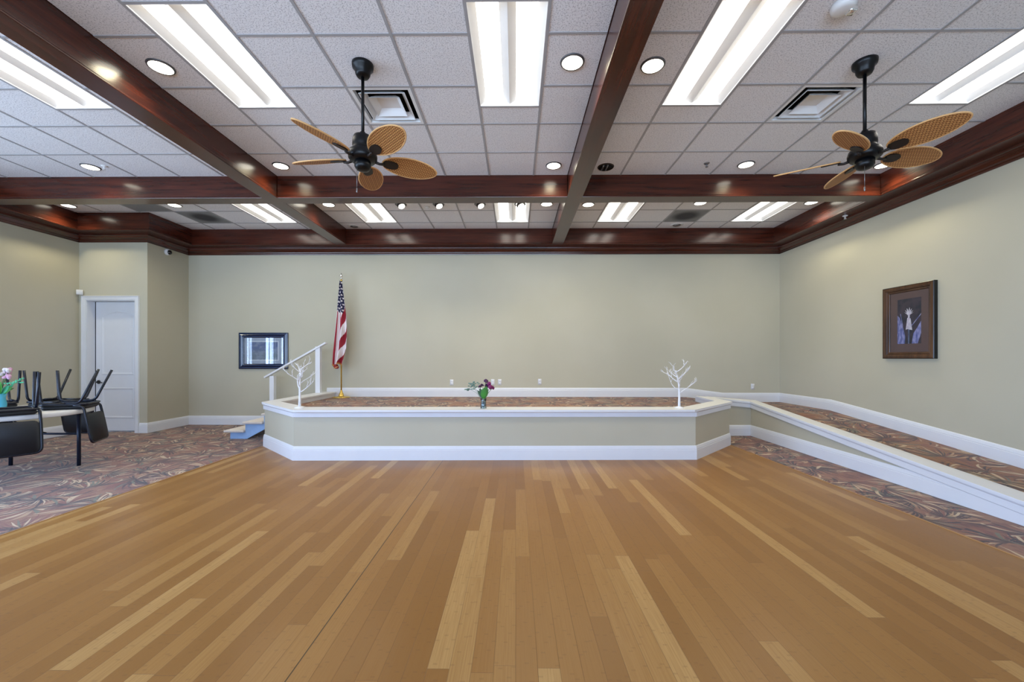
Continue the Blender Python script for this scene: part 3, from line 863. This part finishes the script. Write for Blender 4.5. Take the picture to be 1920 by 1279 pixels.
mb.loft([[p0 + Vector((0, -0.05, 0)), p0 + Vector((0, 0.05, 0)), p0 + Vector((0, 0.05, 0)) + up, p0 + Vector((0, -0.05, 0)) + up], [p1 + Vector((0, -0.05, 0)), p1 + Vector((0, 0.05, 0)), p1 + Vector((0, 0.05, 0)) + up, p1 + Vector((0, -0.05, 0)) + up]])
mb.build('handrail', M['trim'], sp)

# ------------------------------------------------------------------ flag on its stand
fl = thing('flag_stand', 'draped stars and stripes flag on a gold pole at the left of the stage', 'flag', (-3.46, 8.03, ZS))
mb = MB(); mb.lathe([(0.165, 0.0), (0.165, 0.012), (0.15, 0.02), (0.06, 0.03), (0.05, 0.04), (0.044, 0.075), (0.03, 0.1), (0.02, 0.14), (0.014, 0.15)], seg=32); mb.build('base', M['gold'], fl)
mb = MB(); mb.lathe([(0.0135, 0.14), (0.0135, 2.30), (0.02, 2.305), (0.022, 2.33), (0.012, 2.345)], seg=14); mb.build('pole', M['gold'], fl)
mb = MB(); mb.lathe([(0.012, 2.345), (0.02, 2.365), (0.012, 2.385), (0.006, 2.4)], seg=12)
mb.lathe([(0.006, 2.38), (0.03, 2.41), (0.024, 2.435), (0.0, 2.475)], seg=12)
mb.build('finial', M['silver'], fl)
def interp(tab, v):
    for (a, x), (b, y) in zip(tab, tab[1:]):
        if v <= b: return x + (y - x) * (v - a) / (b - a)
    return tab[-1][1]
Lt = [(0, -0.025), (0.4, -0.09), (0.65, -0.135), (0.85, -0.165), (1, -0.165)]
Rt = [(0, 0.03), (0.2, 0.07), (0.33, 0.10), (0.42, 0.12), (0.6, 0.135), (0.8, 0.125), (0.92, 0.075), (1.0, 0.045)]
NU, NV = 84, 170
mb = MB(); V = []; ztop, zbot = 2.305, 0.62
for j in range(NV + 1):
    v = j / NV
    l, r = interp(Lt, v), interp(Rt, v)
    for i in range(NU + 1):
        u = i / NU
        x = l + (r - l) * u
        amp = 0.012 + 0.035 * v
        y = -0.035 - 0.06 * math.sin(PI * u) * (0.35 + 0.65 * v) + amp * math.sin(u * 2 * PI * 2.4 + 0.8 + 1.2 * v)
        zb = zbot + 0.05 * (u ** 2) + 0.03 * math.sin(u * 12)
        V.append((x, y, ztop + (zb - ztop) * v))
F = []; MI = []
for j in range(NV):
    for i in range(NU):
        u, v = (i + 0.5) / NU, (j + 0.5) / NV
        F.append((j * (NU + 1) + i, j * (NU + 1) + i + 1, (j + 1) * (NU + 1) + i + 1, (j + 1) * (NU + 1) + i))
        ub = 0.40 - 0.06 * (1 - u) if u < 0.72 else 0.40 - (u - 0.72) * 0.55
        if v < 0.012: m = 0
        elif v < ub:
            wd = interp(Rt, v) - interp(Lt, v)
            sx, sz = (u - 0.5) * wd / 0.05, v * 1.66 / 0.062
            row = math.floor(sz); ox = 0.5 * (row % 2)
            dx, dz = (sx + ox) % 1.0 - 0.5, sz - row - 0.5
            a = math.atan2(dz, dx); rad = math.hypot(dx * 0.05, dz * 0.062)
            m = 1 if rad < 0.0172 * (0.72 + 0.28 * math.cos(5 * (a + PI / 2))) + 0.002 else 0
        else:
            if u < 0.56: s = u * 6.6 + 0.10
            else: s = 0.56 * 6.6 + (u - 0.56) * 3.2 + (v - 0.6) * 7.5 + 0.35
            m = 1 if (math.floor(s) % 2 == 0) else 2
        if v > 0.982: m = 3
        MI.append(m)
mb.v = V; mb.f = F; mb.mi = MI; mb.sm = [True] * len(F)
mb.build('flag', [M['flag_blue'], M['flag_white'], M['flag_red'], M['fringe']], fl)
# gathered bottom corner of the cloth
mb = MB()
mb.loft([[(-0.11 + 0.06 * math.cos(a), -0.05 + 0.03 * math.sin(a), 0.66) for a in [k * PI / 5 for k in range(10)]],
         [(-0.075 + 0.05 * math.cos(a), -0.05 + 0.025 * math.sin(a), 0.60) for a in [k * PI / 5 for k in range(10)]],
         [(-0.07 + 0.03 * math.cos(a), -0.05 + 0.02 * math.sin(a), 0.575) for a in [k * PI / 5 for k in range(10)]]], 0, True)
mb.add([(-0.115, -0.085, 0.59), (-0.03, -0.085, 0.63), (-0.035, -0.085, 0.605), (-0.11, -0.085, 0.575)], [(0, 1, 2, 3)], 1)
mb.build('flag_corner', [M['flag_red'], M['fringe']], fl)

# ------------------------------------------------------------------ white table-top trees on the cap rail
def make_tree(label, loc, seed, h, lean):
    rnd = random.Random(seed)
    t = thing('twig_tree', label, 'decorative tree', loc, group='white twig trees on the stage rail')
    mb = MB(); mb.lathe([(0.062, 0.0), (0.062, 0.008), (0.05, 0.013), (0.02, 0.02), (0.015, 0.035)], seg=20); mb.build('base', M['tree_white'], t)
    mb = MB()
    trunk = [(0, 0, 0.01), (0.003, 0, h * 0.3), (0.0, 0.004, h * 0.55), (lean * 0.03, 0, h * 0.78), (lean * 0.055, 0, h * 0.97)]
    mb.tube(trunk, [0.019, 0.015, 0.0115, 0.008, 0.0045], 8)
    mb.build('trunk', M['tree_white'], t)
    def grow(mb, p, d, ln, r, depth):
        pts = [p]; q = Vector(p)
        for k in range(3):
            d = (d + Vector((rnd.uniform(-.3, .3), rnd.uniform(-.3, .3), rnd.uniform(-.1, .3)))).normalized()
            q = q + d * ln / 3; pts.append(q.copy())
            if depth > 0 and k > 0:
                for s in range(rnd.choice((1, 2))):
                    dd = (d + Vector((rnd.uniform(-.9, .9), rnd.uniform(-.9, .9), rnd.uniform(-.3, .5)))).normalized()
                    grow(mb, q.copy(), dd, ln * rnd.uniform(.4, .6), r * 0.6, depth - 1)
        mb.tube(pts, [r, r * 0.85, r * 0.7, r * 0.5], 6)
    n = 9
    for k in range(n):
        zf = 0.38 + 0.55 * k / (n - 1)
        a = k * 2.4 + rnd.uniform(-.3, .3)
        mb = MB()
        grow(mb, Vector((lean * 0.05 * max(0, zf - .5) * 2, 0, h * zf)), Vector((math.cos(a), math.sin(a) * 0.8, rnd.uniform(.45, .9))), h * (0.36 - 0.2 * (zf - .38)), 0.0072, 2)
        mb.build('branch', M['tree_white'], t)
    return t
make_tree('white twig tree on the stage rail in front of the handrail', (-2.955, 5.53, CZ), 4, 0.56, 0.3)
make_tree('white twig tree on the right end of the stage rail', (2.235, 5.58, CZ), 11, 0.53, -0.8)

# ------------------------------------------------------------------ flowers in a vase on the stage rail
def petal_ball(mb, c, r, n, rnd, mi=0):
    for k in range(n):
        a = rnd.uniform(0, 2 * PI); e = rnd.uniform(-0.2, 1.3)
        d = Vector((math.cos(a) * math.cos(e), math.sin(a) * math.cos(e), math.sin(e)))
        p = Vector(c) + d * r * 0.55
        mb.ball(p, r * rnd.uniform(.4, .6), mi, 7, 4, (0.9, 0.9, rnd.uniform(.7, 1.2)))
def leaf_mesh(mb, p0, d, ln, w, mi=0):
    d = Vector(d).normalized(); s = d.cross(Vector((0, 1, 0.2))).normalized(); nrm = s.cross(d)
    pts = []
    for k in range(7):
        u = k / 6; ww = w * math.sin(PI * min(1, u * 0.92 + 0.06)) ** 0.8
        c = Vector(p0) + d * ln * u + nrm * 0.12 * ln * u * u
        pts += [c - s * ww + nrm * 0.15 * ww, c, c + s * ww + nrm * 0.15 * ww]
    f = []
    for k in range(6):
        f += [(3 * k, 3 * k + 1, 3 * k + 4, 3 * k + 3), (3 * k + 1, 3 * k + 2, 3 * k + 5, 3 * k + 4)]
    mb.add(pts, f, mi, True)
rnd = random.Random(5)
fv = thing('flower_vase', 'clear glass vase of purple flowers standing on the middle of the stage rail', 'vase of flowers', (-0.437, 5.50, CZ))
mb = MB(); mb.lathe([(0.0, 0.004), (0.036, 0.004), (0.040, 0.0), (0.042, 0.006), (0.036, 0.05), (0.036, 0.1), (0.043, 0.135), (0.041, 0.135), (0.034, 0.1), (0.033, 0.05), (0.034, 0.012), (0.0, 0.012)], seg=24); mb.build('vase', M['vase_glass'], fv)
mb = MB(); mb.lathe([(0.0, 0.013), (0.032, 0.013), (0.0315, 0.05), (0.0325, 0.09), (0.0, 0.09)], seg=20)
mb.build('pebbles', simple('pebbles', rgb(84, 132, 146), 0.3, var=0.5), fv)
tips = [(0.03, 0.0, 0.36), (0.075, -0.01, 0.33), (0.045, 0.02, 0.30), (0.115, 0.0, 0.27), (0.09, -0.03, 0.285), (-0.02, 0.01, 0.31), (-0.045, -0.01, 0.29)]
for k, tp in enumerate(tips):
    mb = MB(); mb.tube(bend([(rnd.uniform(-.015, .015), rnd.uniform(-.015, .015), 0.05), (tp[0] * 0.3, tp[1] * 0.3, 0.17), tp], 0.05), 0.003, 6); mb.build('stem', M['stem'], fv)
    mb = MB(); petal_ball(mb, tp, 0.036 if k < 5 else 0.026, 9, rnd); mb.build('blossom', M['petal_purple'] if k in (1, 3, 4) else M['petal_plum'], fv)
for d, ln, w in (((0.25, -0.1, 1), 0.17, 0.045), ((0.05, -0.2, 1), 0.15, 0.04), ((0.42, 0.0, 1), 0.15, 0.03), ((-0.35, -0.1, 1), 0.15, 0.03), ((-0.75, 0, 1), 0.14, 0.02)):
    mb = MB(); leaf_mesh(mb, (0.0, -0.005, 0.13), d, ln, w); mb.build('leaf', M['leaf'] if w > 0.035 else M['leaf_dark'], fv)
for tp in ((-0.17, 0.0, 0.325), (-0.2, 0.02, 0.26), (-0.13, -0.02, 0.29), (-0.09, 0.0, 0.34)):
    mb = MB(); pts = bend([(-0.01, 0, 0.1), (tp[0] * 0.5, 0, 0.22), tp], 0.06); mb.tube(pts, 0.0022, 5)
    for k in range(9):
        q = Vector(tp) + Vector((rnd.uniform(-.05, .04), rnd.uniform(-.02, .02), rnd.uniform(-.03, .025)))
        mb.ball(q, 0.011, 0, 6, 4, (1.4, 1, 0.8))
    mb.build('sprig', M['sprig'], fv)

# ------------------------------------------------------------------ framed pictures
def frame_profile(mb, w, h, prof, mi=0):
    """rectangular picture frame; prof: (inset from the outer edge, forward depth), in the plane x/z, forward = -y"""
    rings = []
    for (sx, sz) in ((-1, -1), (1, -1), (1, 1), (-1, 1)):
        rings.append([(sx * (w / 2 - d), -f, sz * (h / 2 - d)) for d, f in prof])
    rings.append(rings[0])
    mb.loft(rings, mi, False, cap=False)
W1, H1 = 1.0, 0.735
pc = thing('framed_picture', 'framed landscape picture in a navy frame on the back wall behind the handrail', 'picture', (-5.133, YB, 1.506))
mb = MB(); frame_profile(mb, W1, H1, [(0, 0.001), (0, 0.03), (0.022, 0.036), (0.028, 0.03), (0.05, 0.04), (0.072, 0.032), (0.08, 0.034), (0.098, 0.022), (0.104, 0.012), (0.104, 0.001)]); mb.build('frame', M['frame_blue'], pc)
for d in (0.025, 0.076):
    mb = MB(); frame_profile(mb, W1 - 2 * d, H1 - 2 * d, [(0, 0.031), (0.0, 0.0385), (0.004, 0.0385), (0.004, 0.031)]); mb.build('frame_line', M['frame_edge'], pc)
mb = MB(); mb.box(-W1 / 2 + 0.1, W1 / 2 - 0.1, -0.010, -0.004, -H1 / 2 + 0.1, H1 / 2 - 0.1); mb.build('mat_board', M['mat_board'], pc)
mb = MB(); frame_profile(mb, 0.62, 0.40, [(0, 0.010), (0, 0.013), (0.014, 0.013), (0.022, 0.011)]); mb.build('mat_bevel', M['white_plastic'], pc)
g = G('lithograph'); co = g.coord()
nz = g.noise(g.scalev(co, (3, 1, 6)), 2.0, 5.0, 0.65).outputs[0]
sepz = g.n('ShaderNodeSeparateXYZ', {0: co}).outputs[2]
sky = g.mix(g.mapr(g.math('ADD', sepz, g.math('MULTIPLY', nz, 0.2)), 0.02, 0.16), rgb(112, 128, 140), rgb(86, 108, 152))
g.bsdf(Base_Color=g.mix(g.mapr(nz, 0.45, 0.6, 0, 0.7), sky, rgb(150, 160, 176)), Roughness=0.8)
mb = MB(); mb.box(-0.29, 0.29, -0.0115, -0.009, -0.18, 0.18); mb.build('print', g.m, pc)
mb = MB(); mb.add([(-0.4, -0.016, -0.266), (0.4, -0.016, -0.266), (0.4, -0.016, 0.266), (-0.4, -0.016, 0.266)], [(0, 1, 2, 3)]); mb.build('glass', M['pane'], pc)

W2, H2 = 0.72, 0.995
pf = thing('framed_picture', 'framed pale flower picture in a bronze frame on the right wall', 'picture', (XR, 5.532, 1.846), (0, 0, -PI / 2))
mb = MB(); frame_profile(mb, W2, H2, [(0, 0.001), (0, 0.045), (0.008, 0.05), (0.008, 0.044)]); mb.build('frame_side', M['frame_black'], pf)
mb = MB(); frame_profile(mb, W2 - 0.012, H2 - 0.012, [(0, 0.03), (0.0, 0.046), (0.03, 0.05), (0.05, 0.042), (0.056, 0.03), (0.066, 0.034), (0.078, 0.03), (0.084, 0.02), (0.084, 0.004)]); mb.build('frame', M['frame_bronze'], pf)
mb = MB(); mb.box(-W2 / 2 + 0.08, W2 / 2 - 0.08, -0.014, -0.006, -H2 / 2 + 0.08, H2 / 2 - 0.08); mb.build('mat_board', M['mauve_mat'], pf)
# painted print: dark ground, pale spiky bloom on a stem between broad lilac leaves
g = G('print_ground'); co = g.coord()
nz = g.noise(co, 9.0, 4.0, 0.6).outputs[0]
g.bsdf(Base_Color=g.mix(g.mapr(nz, 0.35, 0.65), rgb(48, 50, 66), rgb(86, 72, 84)), Roughness=0.8)
pg = g.m
def paint(name, a, b, sc=14.0):
    g = G(name); co = g.coord(); nz = g.noise(g.scalev(co, (3, 1, 1)), sc, 4.0, 0.6).outputs[0]
    g.bsdf(Base_Color=g.mix(g.mapr(nz, 0.35, 0.65), a, b), Roughness=0.8); return g.m
p_leaf = paint('print_leaf', rgb(112, 120, 176), rgb(190, 188, 222)); p_stem = paint('print_stem', rgb(84, 96, 128), rgb(128, 138, 164)); p_bloom = paint('print_bloom', rgb(214, 202, 214), rgb(250, 246, 246), 30)
mb = MB(); pw, ph = 0.165, 0.305
y0 = -0.0150
mb.box(-pw, pw, y0, -0.013, -ph + 0.01, ph + 0.01, 0)
def flat(pts, mi, dy=0.0006): mb.add([(x, y0 - dy, z) for x, z in pts], [tuple(range(len(pts)))], mi)
flat([(-pw, 0.10), (-0.135, 0.07), (-0.085, -0.06), (-0.05, -0.2), (-0.06, -ph + 0.01), (-pw, -ph + 0.01)], 1)
flat([(-0.125, 0.12), (-0.115, 0.12), (-0.08, -0.06), (-0.1, -0.02)], 1, 0.0008)
flat([(pw, 0.0), (pw, -0.16), (0.12, -ph + 0.01), (0.04, -ph + 0.01), (0.06, -0.16), (0.11, -0.09)], 1)
flat([(pw, 0.10), (pw, 0.085), (0.05, -0.05), (0.03, -0.06), (0.035, -0.05)], 1, 0.0008)
flat([(-0.014, -ph + 0.01), (0.006, -ph + 0.01), (0.012, -0.08), (-0.012, -0.08)], 2, 0.0009)
bl = []
for k in range(14):
    zc = -0.09 + 0.135 * k / 13; w = 0.048 * (1 - 0.45 * k / 13); s = -1 if k % 2 else 1
    flat([(s * -0.006, zc - 0.012), (s * w, zc - 0.024), (s * w * 0.85, zc + 0.01), (s * -0.004, zc + 0.018)], 3, 0.0011 + 0.00003 * k)
flat([(-0.010, 0.045), (0.010, 0.045), (0.014, 0.085), (0.0, 0.1), (-0.014, 0.085)], 3, 0.0018)
for a in (-62, -40, -18, 6, 28, 50, 70):
    a = math.radians(a); c, s = math.sin(a), math.cos(a)
    ln = 0.098 - 0.02 * abs(c)
    flat([(-0.011 * s, 0.095 + 0.011 * c), (0.011 * s, 0.095 - 0.011 * c), (c * ln * 0.75 + 0.008 * s, 0.10 + s * ln * 0.75), (c * ln, 0.10 + s * ln), (c * ln * 0.7 - 0.008 * s, 0.10 + s * ln * 0.7)], 3, 0.0021 + 0.0001 * a)
mb.build('print', [pg, p_leaf, p_stem, p_bloom], pf)
mb = MB(); mb.add([(-0.28, -0.019, -0.42), (0.28, -0.019, -0.42), (0.28, -0.019, 0.42), (-0.28, -0.019, 0.42)], [(0, 1, 2, 3)]); mb.build('glass', M['pane_soft'], pf)

# ------------------------------------------------------------------ ceiling fans
def make_fan(label, loc, spin):
    t = thing('ceiling_fan', label, 'ceiling fan', loc, group='rattan ceiling fans')
    z = lambda a: a - C
    mb = MB(); mb.lathe([(0.02, z(3.772)), (0.05, z(3.778)), (0.062, z(3.80)), (0.066, z(3.835)), (0.086, z(3.85)), (0.09, z(3.872)), (0.09, -0.0005)], seg=32); mb.build('canopy', M['black_iron'], t)
    mb = MB(); mb.lathe([(0.0135, z(3.26)), (0.0135, z(3.79))], seg=14); mb.build('downrod', M['black_iron'], t)
    mb = MB(); mb.lathe([(0.03, z(3.045)), (0.10, z(3.05)), (0.118, z(3.07)), (0.12, z(3.10)), (0.112, z(3.13)), (0.085, z(3.15)), (0.08, z(3.165)), (0.086, z(3.18)), (0.084, z(3.235)), (0.074, z(3.262)), (0.03, z(3.27)), (0.022, z(3.30)), (0.014, z(3.302))], seg=36); mb.build('motor_housing', M['black_iron'], t)
    mb = MB(); mb.lathe([(0.0, z(2.965)), (0.03, z(2.966)), (0.055, z(2.978)), (0.068, z(3.0)), (0.068, z(3.045)), (0.03, z(3.05))], seg=30); mb.build('switch_housing', M['black_iron'], t)
    mb = MB(); mb.tube([(-0.035, -0.04, z(2.98)), (-0.035, -0.04, z(2.80))], 0.0022, 5); mb.lathe([(0.003, z(2.765)), (0.006, z(2.77)), (0.006, z(2.80)), (0.002, z(2.805))], (-0.035, -0.04, 0), seg=8); mb.build('pull_chain', M['grey_metal'], t)
    # one blade, five copies
    def half(u): return 0.118 * (math.sin(PI * (u ** 0.9)) ** 0.50) * (0.86 + 0.14 * u)
    NB = 26; x0, x1 = 0.165, 0.652; th = 0.004
    outline = []
    us = [0.5 - 0.5 * math.cos(PI * k / NB) for k in range(NB + 1)]
    top = [(x0 + (x1 - x0) * u, half(min(max(u, 1e-4), 1 - 1e-4))) for u in us]
    loop = top + [(x, -y) for x, y in top[::-1]][1:-1]
    b0 = b1 = None
    for k in range(5):
        a = spin + k * 2 * PI / 5
        rot = Matrix.Rotation(a, 3, 'Z') @ Matrix.Rotation(math.radians(-20), 3, 'X')
        e = rot.to_euler()
        if k == 0:
            mb = MB(); mb.prism(loop, -th, th, 0)
            b0 = mb.build('blade', M['rattan'], t)
            rim = MB(); rim.tube([(x, y, 0) for x, y in loop], 0.0065, 6, closed=True); rim_me = rim.build('blade_rim', M['rattan_edge'], b0)
            br = MB()
            pl = [(0.165 + 0.135 * (0.5 - 0.5 * math.cos(PI * q / 12)), 0.043 * math.sin(PI * q / 12) ** 0.8) for q in range(13)]
            br.prism(pl + [(x, -y) for x, y in pl[::-1]][1:-1], -0.014, -th, 0)
            br.tube([(0.09, 0, -0.01), (0.14, 0, -0.022), (0.18, 0, -0.016)], [0.013, 0.011, 0.012], 8)
            br_o = br.build('blade_bracket', M['brown_iron'], b0)
            bl_ = b0
        else:
            bl_ = b0.copy(); col.objects.link(bl_); bl_.parent = t
            for ch in (rim_me, br_o):
                c2 = ch.copy(); col.objects.link(c2); c2.parent = bl_
        bl_.location = (0, 0, z(3.075)); bl_.rotation_euler = e
    return t
make_fan('black fan with woven rattan blades in the middle ceiling bay', (-1.318, 3.49, C), math.radians(28))
make_fan('black fan with woven rattan blades in the right ceiling bay', (2.982, 3.50, C), math.radians(2))

# ------------------------------------------------------------------ round table with upturned chairs
TX, TY, TZ, TR = -5.99, 4.68, 0.74, 0.76
tb = thing('round_table', 'round white folding table with dark blue legs, upturned chairs resting on it', 'table', (TX, TY, 0))
mb = MB(); mb.lathe([(0.0, TZ - 0.045), (TR - 0.03, TZ - 0.05), (TR - 0.006, TZ - 0.055), (TR, TZ - 0.048), (TR, TZ - 0.01), (TR - 0.008, TZ), (0.0, TZ)], seg=72); mb.build('tabletop', M['table_top'], tb)
for sy in (1, -1):
    for sx in (1, -1):
        x, y = sx * 0.435 + 0.04 * sy, sy * 0.40
        mb = MB(); mb.tube([(x, y, 0.0), (x, y, TZ - 0.046)], 0.0195, 14); mb.build('leg', M['table_leg'], tb)
    mb = MB(); mb.tube([(-0.435 + 0.04 * sy, sy * 0.40, 0.40), (0.435 + 0.04 * sy, sy * 0.40, 0.40)], 0.013, 10); mb.build('crossbar', M['table_leg'], tb)
    mb = MB(); mb.tube(bend([(0.06, sy * 0.40, 0.41), (0.02, sy * 0.32, 0.45), (-0.2, sy * 0.12, TZ - 0.05)], 0.04), 0.008, 8); mb.build('brace', M['black_iron'], tb)

def make_chair(label, loc, rot):
    t = thing('stacking_chair', label, 'chair', loc, rot, group='upturned chairs around the round table')
    zs = 0.46
    mb = MB(); mb.rbox(-0.20, 0.20, -0.205, 0.205, zs - 0.05, zs, 0.05, seg=5); mb.build('seat', M['chair_vinyl'], t)
    mb = MB(); mb.tube([(x, y, zs - 0.058) for x, y in rrect(-0.20, 0.20, -0.205, 0.205, 0.05, 4)], 0.0135, 8, closed=True); mb.build('seat_frame', M['chair_tube'], t)
    for s in (-1, 1):
        mb = MB(); mb.tube(bend([(0.02, s * 0.205, zs - 0.07), (-0.175, s * 0.205, zs - 0.07), (-0.205, s * 0.215, 0.0)], 0.06, 6), 0.0135, 10); mb.build('leg', M['chair_tube'], t)
        mb = MB(); mb.tube(bend([(0.0, s * 0.195, zs - 0.075), (0.15, s * 0.195, zs - 0.075), (0.31, s * 0.2, 0.0)], 0.05, 6), 0.0135, 10); mb.build('leg', M['chair_tube'], t)
    rec = lambda z: 0.195 + (z - zs) * 0.17
    mb = MB()
    mb.tube(bend([(0.1, 0.215, zs - 0.05), (0.19, 0.215, zs - 0.03), (rec(0.60), 0.222, 0.60), (rec(0.87), 0.222, 0.87), (rec(0.87), -0.222, 0.87), (rec(0.60), -0.222, 0.60), (0.19, -0.215, zs - 0.03), (0.1, -0.215, zs - 0.05)], 0.06, 6), 0.0135, 10)
    mb.build('back_frame', M['chair_tube'], t)
    mb = MB(); pts = rrect(-0.212, 0.212, 0.525, 0.862, 0.05, 5)
    mb.loft([[(rec(z) - 0.016, y * 0.97, z * 0.985 + 0.012) for y, z in pts], [(rec(z) - 0.010, y, z) for y, z in pts], [(rec(z) + 0.010, y, z) for y, z in pts], [(rec(z) + 0.016, y * 0.97, z * 0.985 + 0.012) for y, z in pts]], 0, True)
    mb.build('backrest', M['chair_vinyl'], t)
    return t
c0 = None
for az, lb in ((-34.5, 'upturned black chair nearest the camera, its wide back hanging over the table front'),
               (27, 'upturned black chair on the right of the table, its back hanging toward the door'),
               (89, 'upturned black chair at the back of the table, its back hanging below the far edge'),
               (152, 'upturned black chair on the far left of the table, legs up behind the flowers')):
    a = math.radians(az); r0 = 0.588
    loc = (TX + r0 * math.cos(a), TY + r0 * math.sin(a), TZ + 0.461)
    rot = (Matrix.Rotation(a, 3, 'Z') @ Matrix.Rotation(PI, 3, 'X')).to_euler()
    if c0 is None: c0 = make_chair(lb, loc, rot)
    else: dup(c0, loc, rot, lb)

# flowers on the table
rnd = random.Random(8)
tv = thing('flower_vase', 'turquoise vase with pink and green flowers on the round table at the left edge', 'vase of flowers', (TX - 0.03, TY, TZ))
mb = MB(); mb.lathe([(0.0, 0.0), (0.05, 0.0), (0.055, 0.01), (0.062, 0.08), (0.05, 0.15), (0.06, 0.2), (0.056, 0.2), (0.045, 0.15), (0.0, 0.14)], seg=24); mb.build('vase', M['vase_blue'], tv)
for k in range(9):
    a = k * 0.75; r = 0.04 + 0.09 * rnd.random(); tp = (r * math.cos(a) + 0.02, r * math.sin(a), rnd.uniform(0.36, 0.47))
    mb = MB(); mb.tube([(0, 0, 0.14), (tp[0] * .4, tp[1] * .4, 0.28), tp], 0.003, 5); mb.build('stem', M['stem'], tv)
    mb = MB(); petal_ball(mb, tp, 0.04, 9, rnd); mb.build('blossom', M['petal_pink'] if k % 3 else M['flag_white'], tv)
for k in range(16):
    a = k * 0.62; mb = MB(); leaf_mesh(mb, (0.01 * math.cos(a), 0.01 * math.sin(a), 0.19), (math.cos(a), math.sin(a), rnd.uniform(.3, 1.6)), rnd.uniform(.12, .2), 0.028); mb.build('leaf', M['teal_leaf'] if k % 3 else M['leaf'], tv)
for tp in ((0.3, -0.02, 0.34), (0.24, 0.04, 0.37)):
    mb = MB(); mb.tube(bend([(0, 0, 0.16), (0.1, 0, 0.32), tp], 0.05), 0.0025, 5)
    for k in range(8): mb.ball(Vector((0.1 + (tp[0] - 0.1) * k / 7, tp[1] + rnd.uniform(-.015, .015), 0.32 + (tp[2] - .32) * k / 7 + rnd.uniform(-.012, .012))), 0.009, 0, 6, 4, (1.5, 1, 1))
    mb.build('sprig', M['teal_leaf'], tv)

# ------------------------------------------------------------------ light
# downlights throw soft cones
for (p, lb) in DL:
    ld = bpy.data.lights.new('downlight_beam', 'SPOT'); ld.energy = 52; ld.color = (1.0, 0.90, 0.60); ld.spot_size = math.radians(140); ld.spot_blend = 0.8; ld.shadow_soft_size = 0.07
    lo = bpy.data.objects.new('downlight_beam', ld); lo.location = (p[0], p[1], C - 0.02); col.objects.link(lo)
for x in (-1.89, -1.27, -0.587, 0.07):
    ld = bpy.data.lights.new('spotlight_beam', 'SPOT'); ld.energy = 42; ld.color = (1.0, 0.93, 0.72); ld.spot_size = math.radians(80); ld.spot_blend = 0.7; ld.shadow_soft_size = 0.05
    lo = bpy.data.objects.new('spotlight_beam', ld); lo.location = (x, 6.68, C - 0.06); lo.rotation_euler = (math.radians(14), 0, 0); col.objects.link(lo)
# daylight outside the windows
w = bpy.data.worlds.new('daylight'); scene.world = w; w.use_nodes = True
nt = w.node_tree; bg = nt.nodes['Background']
def wn(typ, **props):
    nd = nt.nodes.new(typ)
    for k, v in props.items(): setattr(nd, k, v)
    return nd
def wmix(f, a, b):
    nd = wn('ShaderNodeMix', data_type='RGBA')
    nt.links.new(f, nd.inputs[0])
    for i, v in ((6, a), (7, b)):
        if isinstance(v, tuple): nd.inputs[i].default_value = v
        else: nt.links.new(v, nd.inputs[i])
    return nd.outputs[2]
tc = wn('ShaderNodeTexCoord'); sx = wn('ShaderNodeSeparateXYZ'); nt.links.new(tc.outputs['Generated'], sx.inputs[0])
mr = wn('ShaderNodeMapRange'); mr.inputs[1].default_value = -0.12; mr.inputs[2].default_value = 0.08; nt.links.new(sx.outputs[2], mr.inputs[0])
ax = wn('ShaderNodeMath', operation='MULTIPLY'); ax.inputs[1].default_value = -1.0; nt.links.new(sx.outputs[0], ax.inputs[0])
ad = wn('ShaderNodeMath', operation='ADD'); nt.links.new(ax.outputs[0], ad.inputs[0]); nt.links.new(sx.outputs[1], ad.inputs[1])
mr2 = wn('ShaderNodeMapRange'); mr2.inputs[1].default_value = -0.35; mr2.inputs[2].default_value = 0.35; nt.links.new(ad.outputs[0], mr2.inputs[0])
# sky and ground tints shaped for each window side to light ceiling and walls
ground_tint = wmix(mr2.outputs[0], (6.5, 8.5, 11.2, 1), (6.9, 9.1, 12.0, 1))
sky_ = wmix(mr2.outputs[0], (3.0, 4.1, 6.4, 1), (7.6, 10.8, 17.0, 1))
nt.links.new(wmix(mr.outputs[0], ground_tint, sky_), bg.inputs[0]); bg.inputs[1].default_value = 1.0
for (a0, a1) in WL:
    ld = bpy.data.lights.new('window_portal', 'AREA'); ld.shape = 'RECTANGLE'; ld.size = a1 - a0; ld.size_y = WZ1 - WZ0; ld.cycles.is_portal = True
    lo = bpy.data.objects.new('window_portal', ld); lo.location = (XL - 0.1, (a0 + a1) / 2, (WZ0 + WZ1) / 2); lo.rotation_euler = (PI / 2, 0, -PI / 2); col.objects.link(lo)
for (a0, a1) in WR:
    ld = bpy.data.lights.new('window_portal', 'AREA'); ld.shape = 'RECTANGLE'; ld.size = a1 - a0; ld.size_y = WZ1 - WZ0; ld.cycles.is_portal = True
    lo = bpy.data.objects.new('window_portal', ld); lo.location = ((a0 + a1) / 2, YF - 0.1, (WZ0 + WZ1) / 2); lo.rotation_euler = (PI / 2, 0, 0); col.objects.link(lo)

# ------------------------------------------------------------------ camera
F_PX = 762.0
cam = bpy.data.cameras.new('camera'); cam.sensor_width = 36.0; cam.lens = 36.0 * F_PX / 1920.0
cam.shift_y = (672.0 - 639.5) / 1920.0; cam.clip_start = 0.05
co_ = bpy.data.objects.new('camera', cam); co_.location = (0, 0, H)
co_.rotation_euler = (PI / 2, 0, math.atan(7.0 / F_PX)); col.objects.link(co_)
scene.camera = co_
scene.view_settings.view_transform = 'Standard'
scene.view_settings.look = 'None'
scene.view_settings.exposure = 0.07
scene.view_settings.gamma = 1.0
scene.view_settings.use_curve_mapping = False
try:
    scene.cycles.max_bounces = 8; scene.cycles.diffuse_bounces = 5; scene.cycles.sample_clamp_indirect = 8.0
except Exception:
    pass
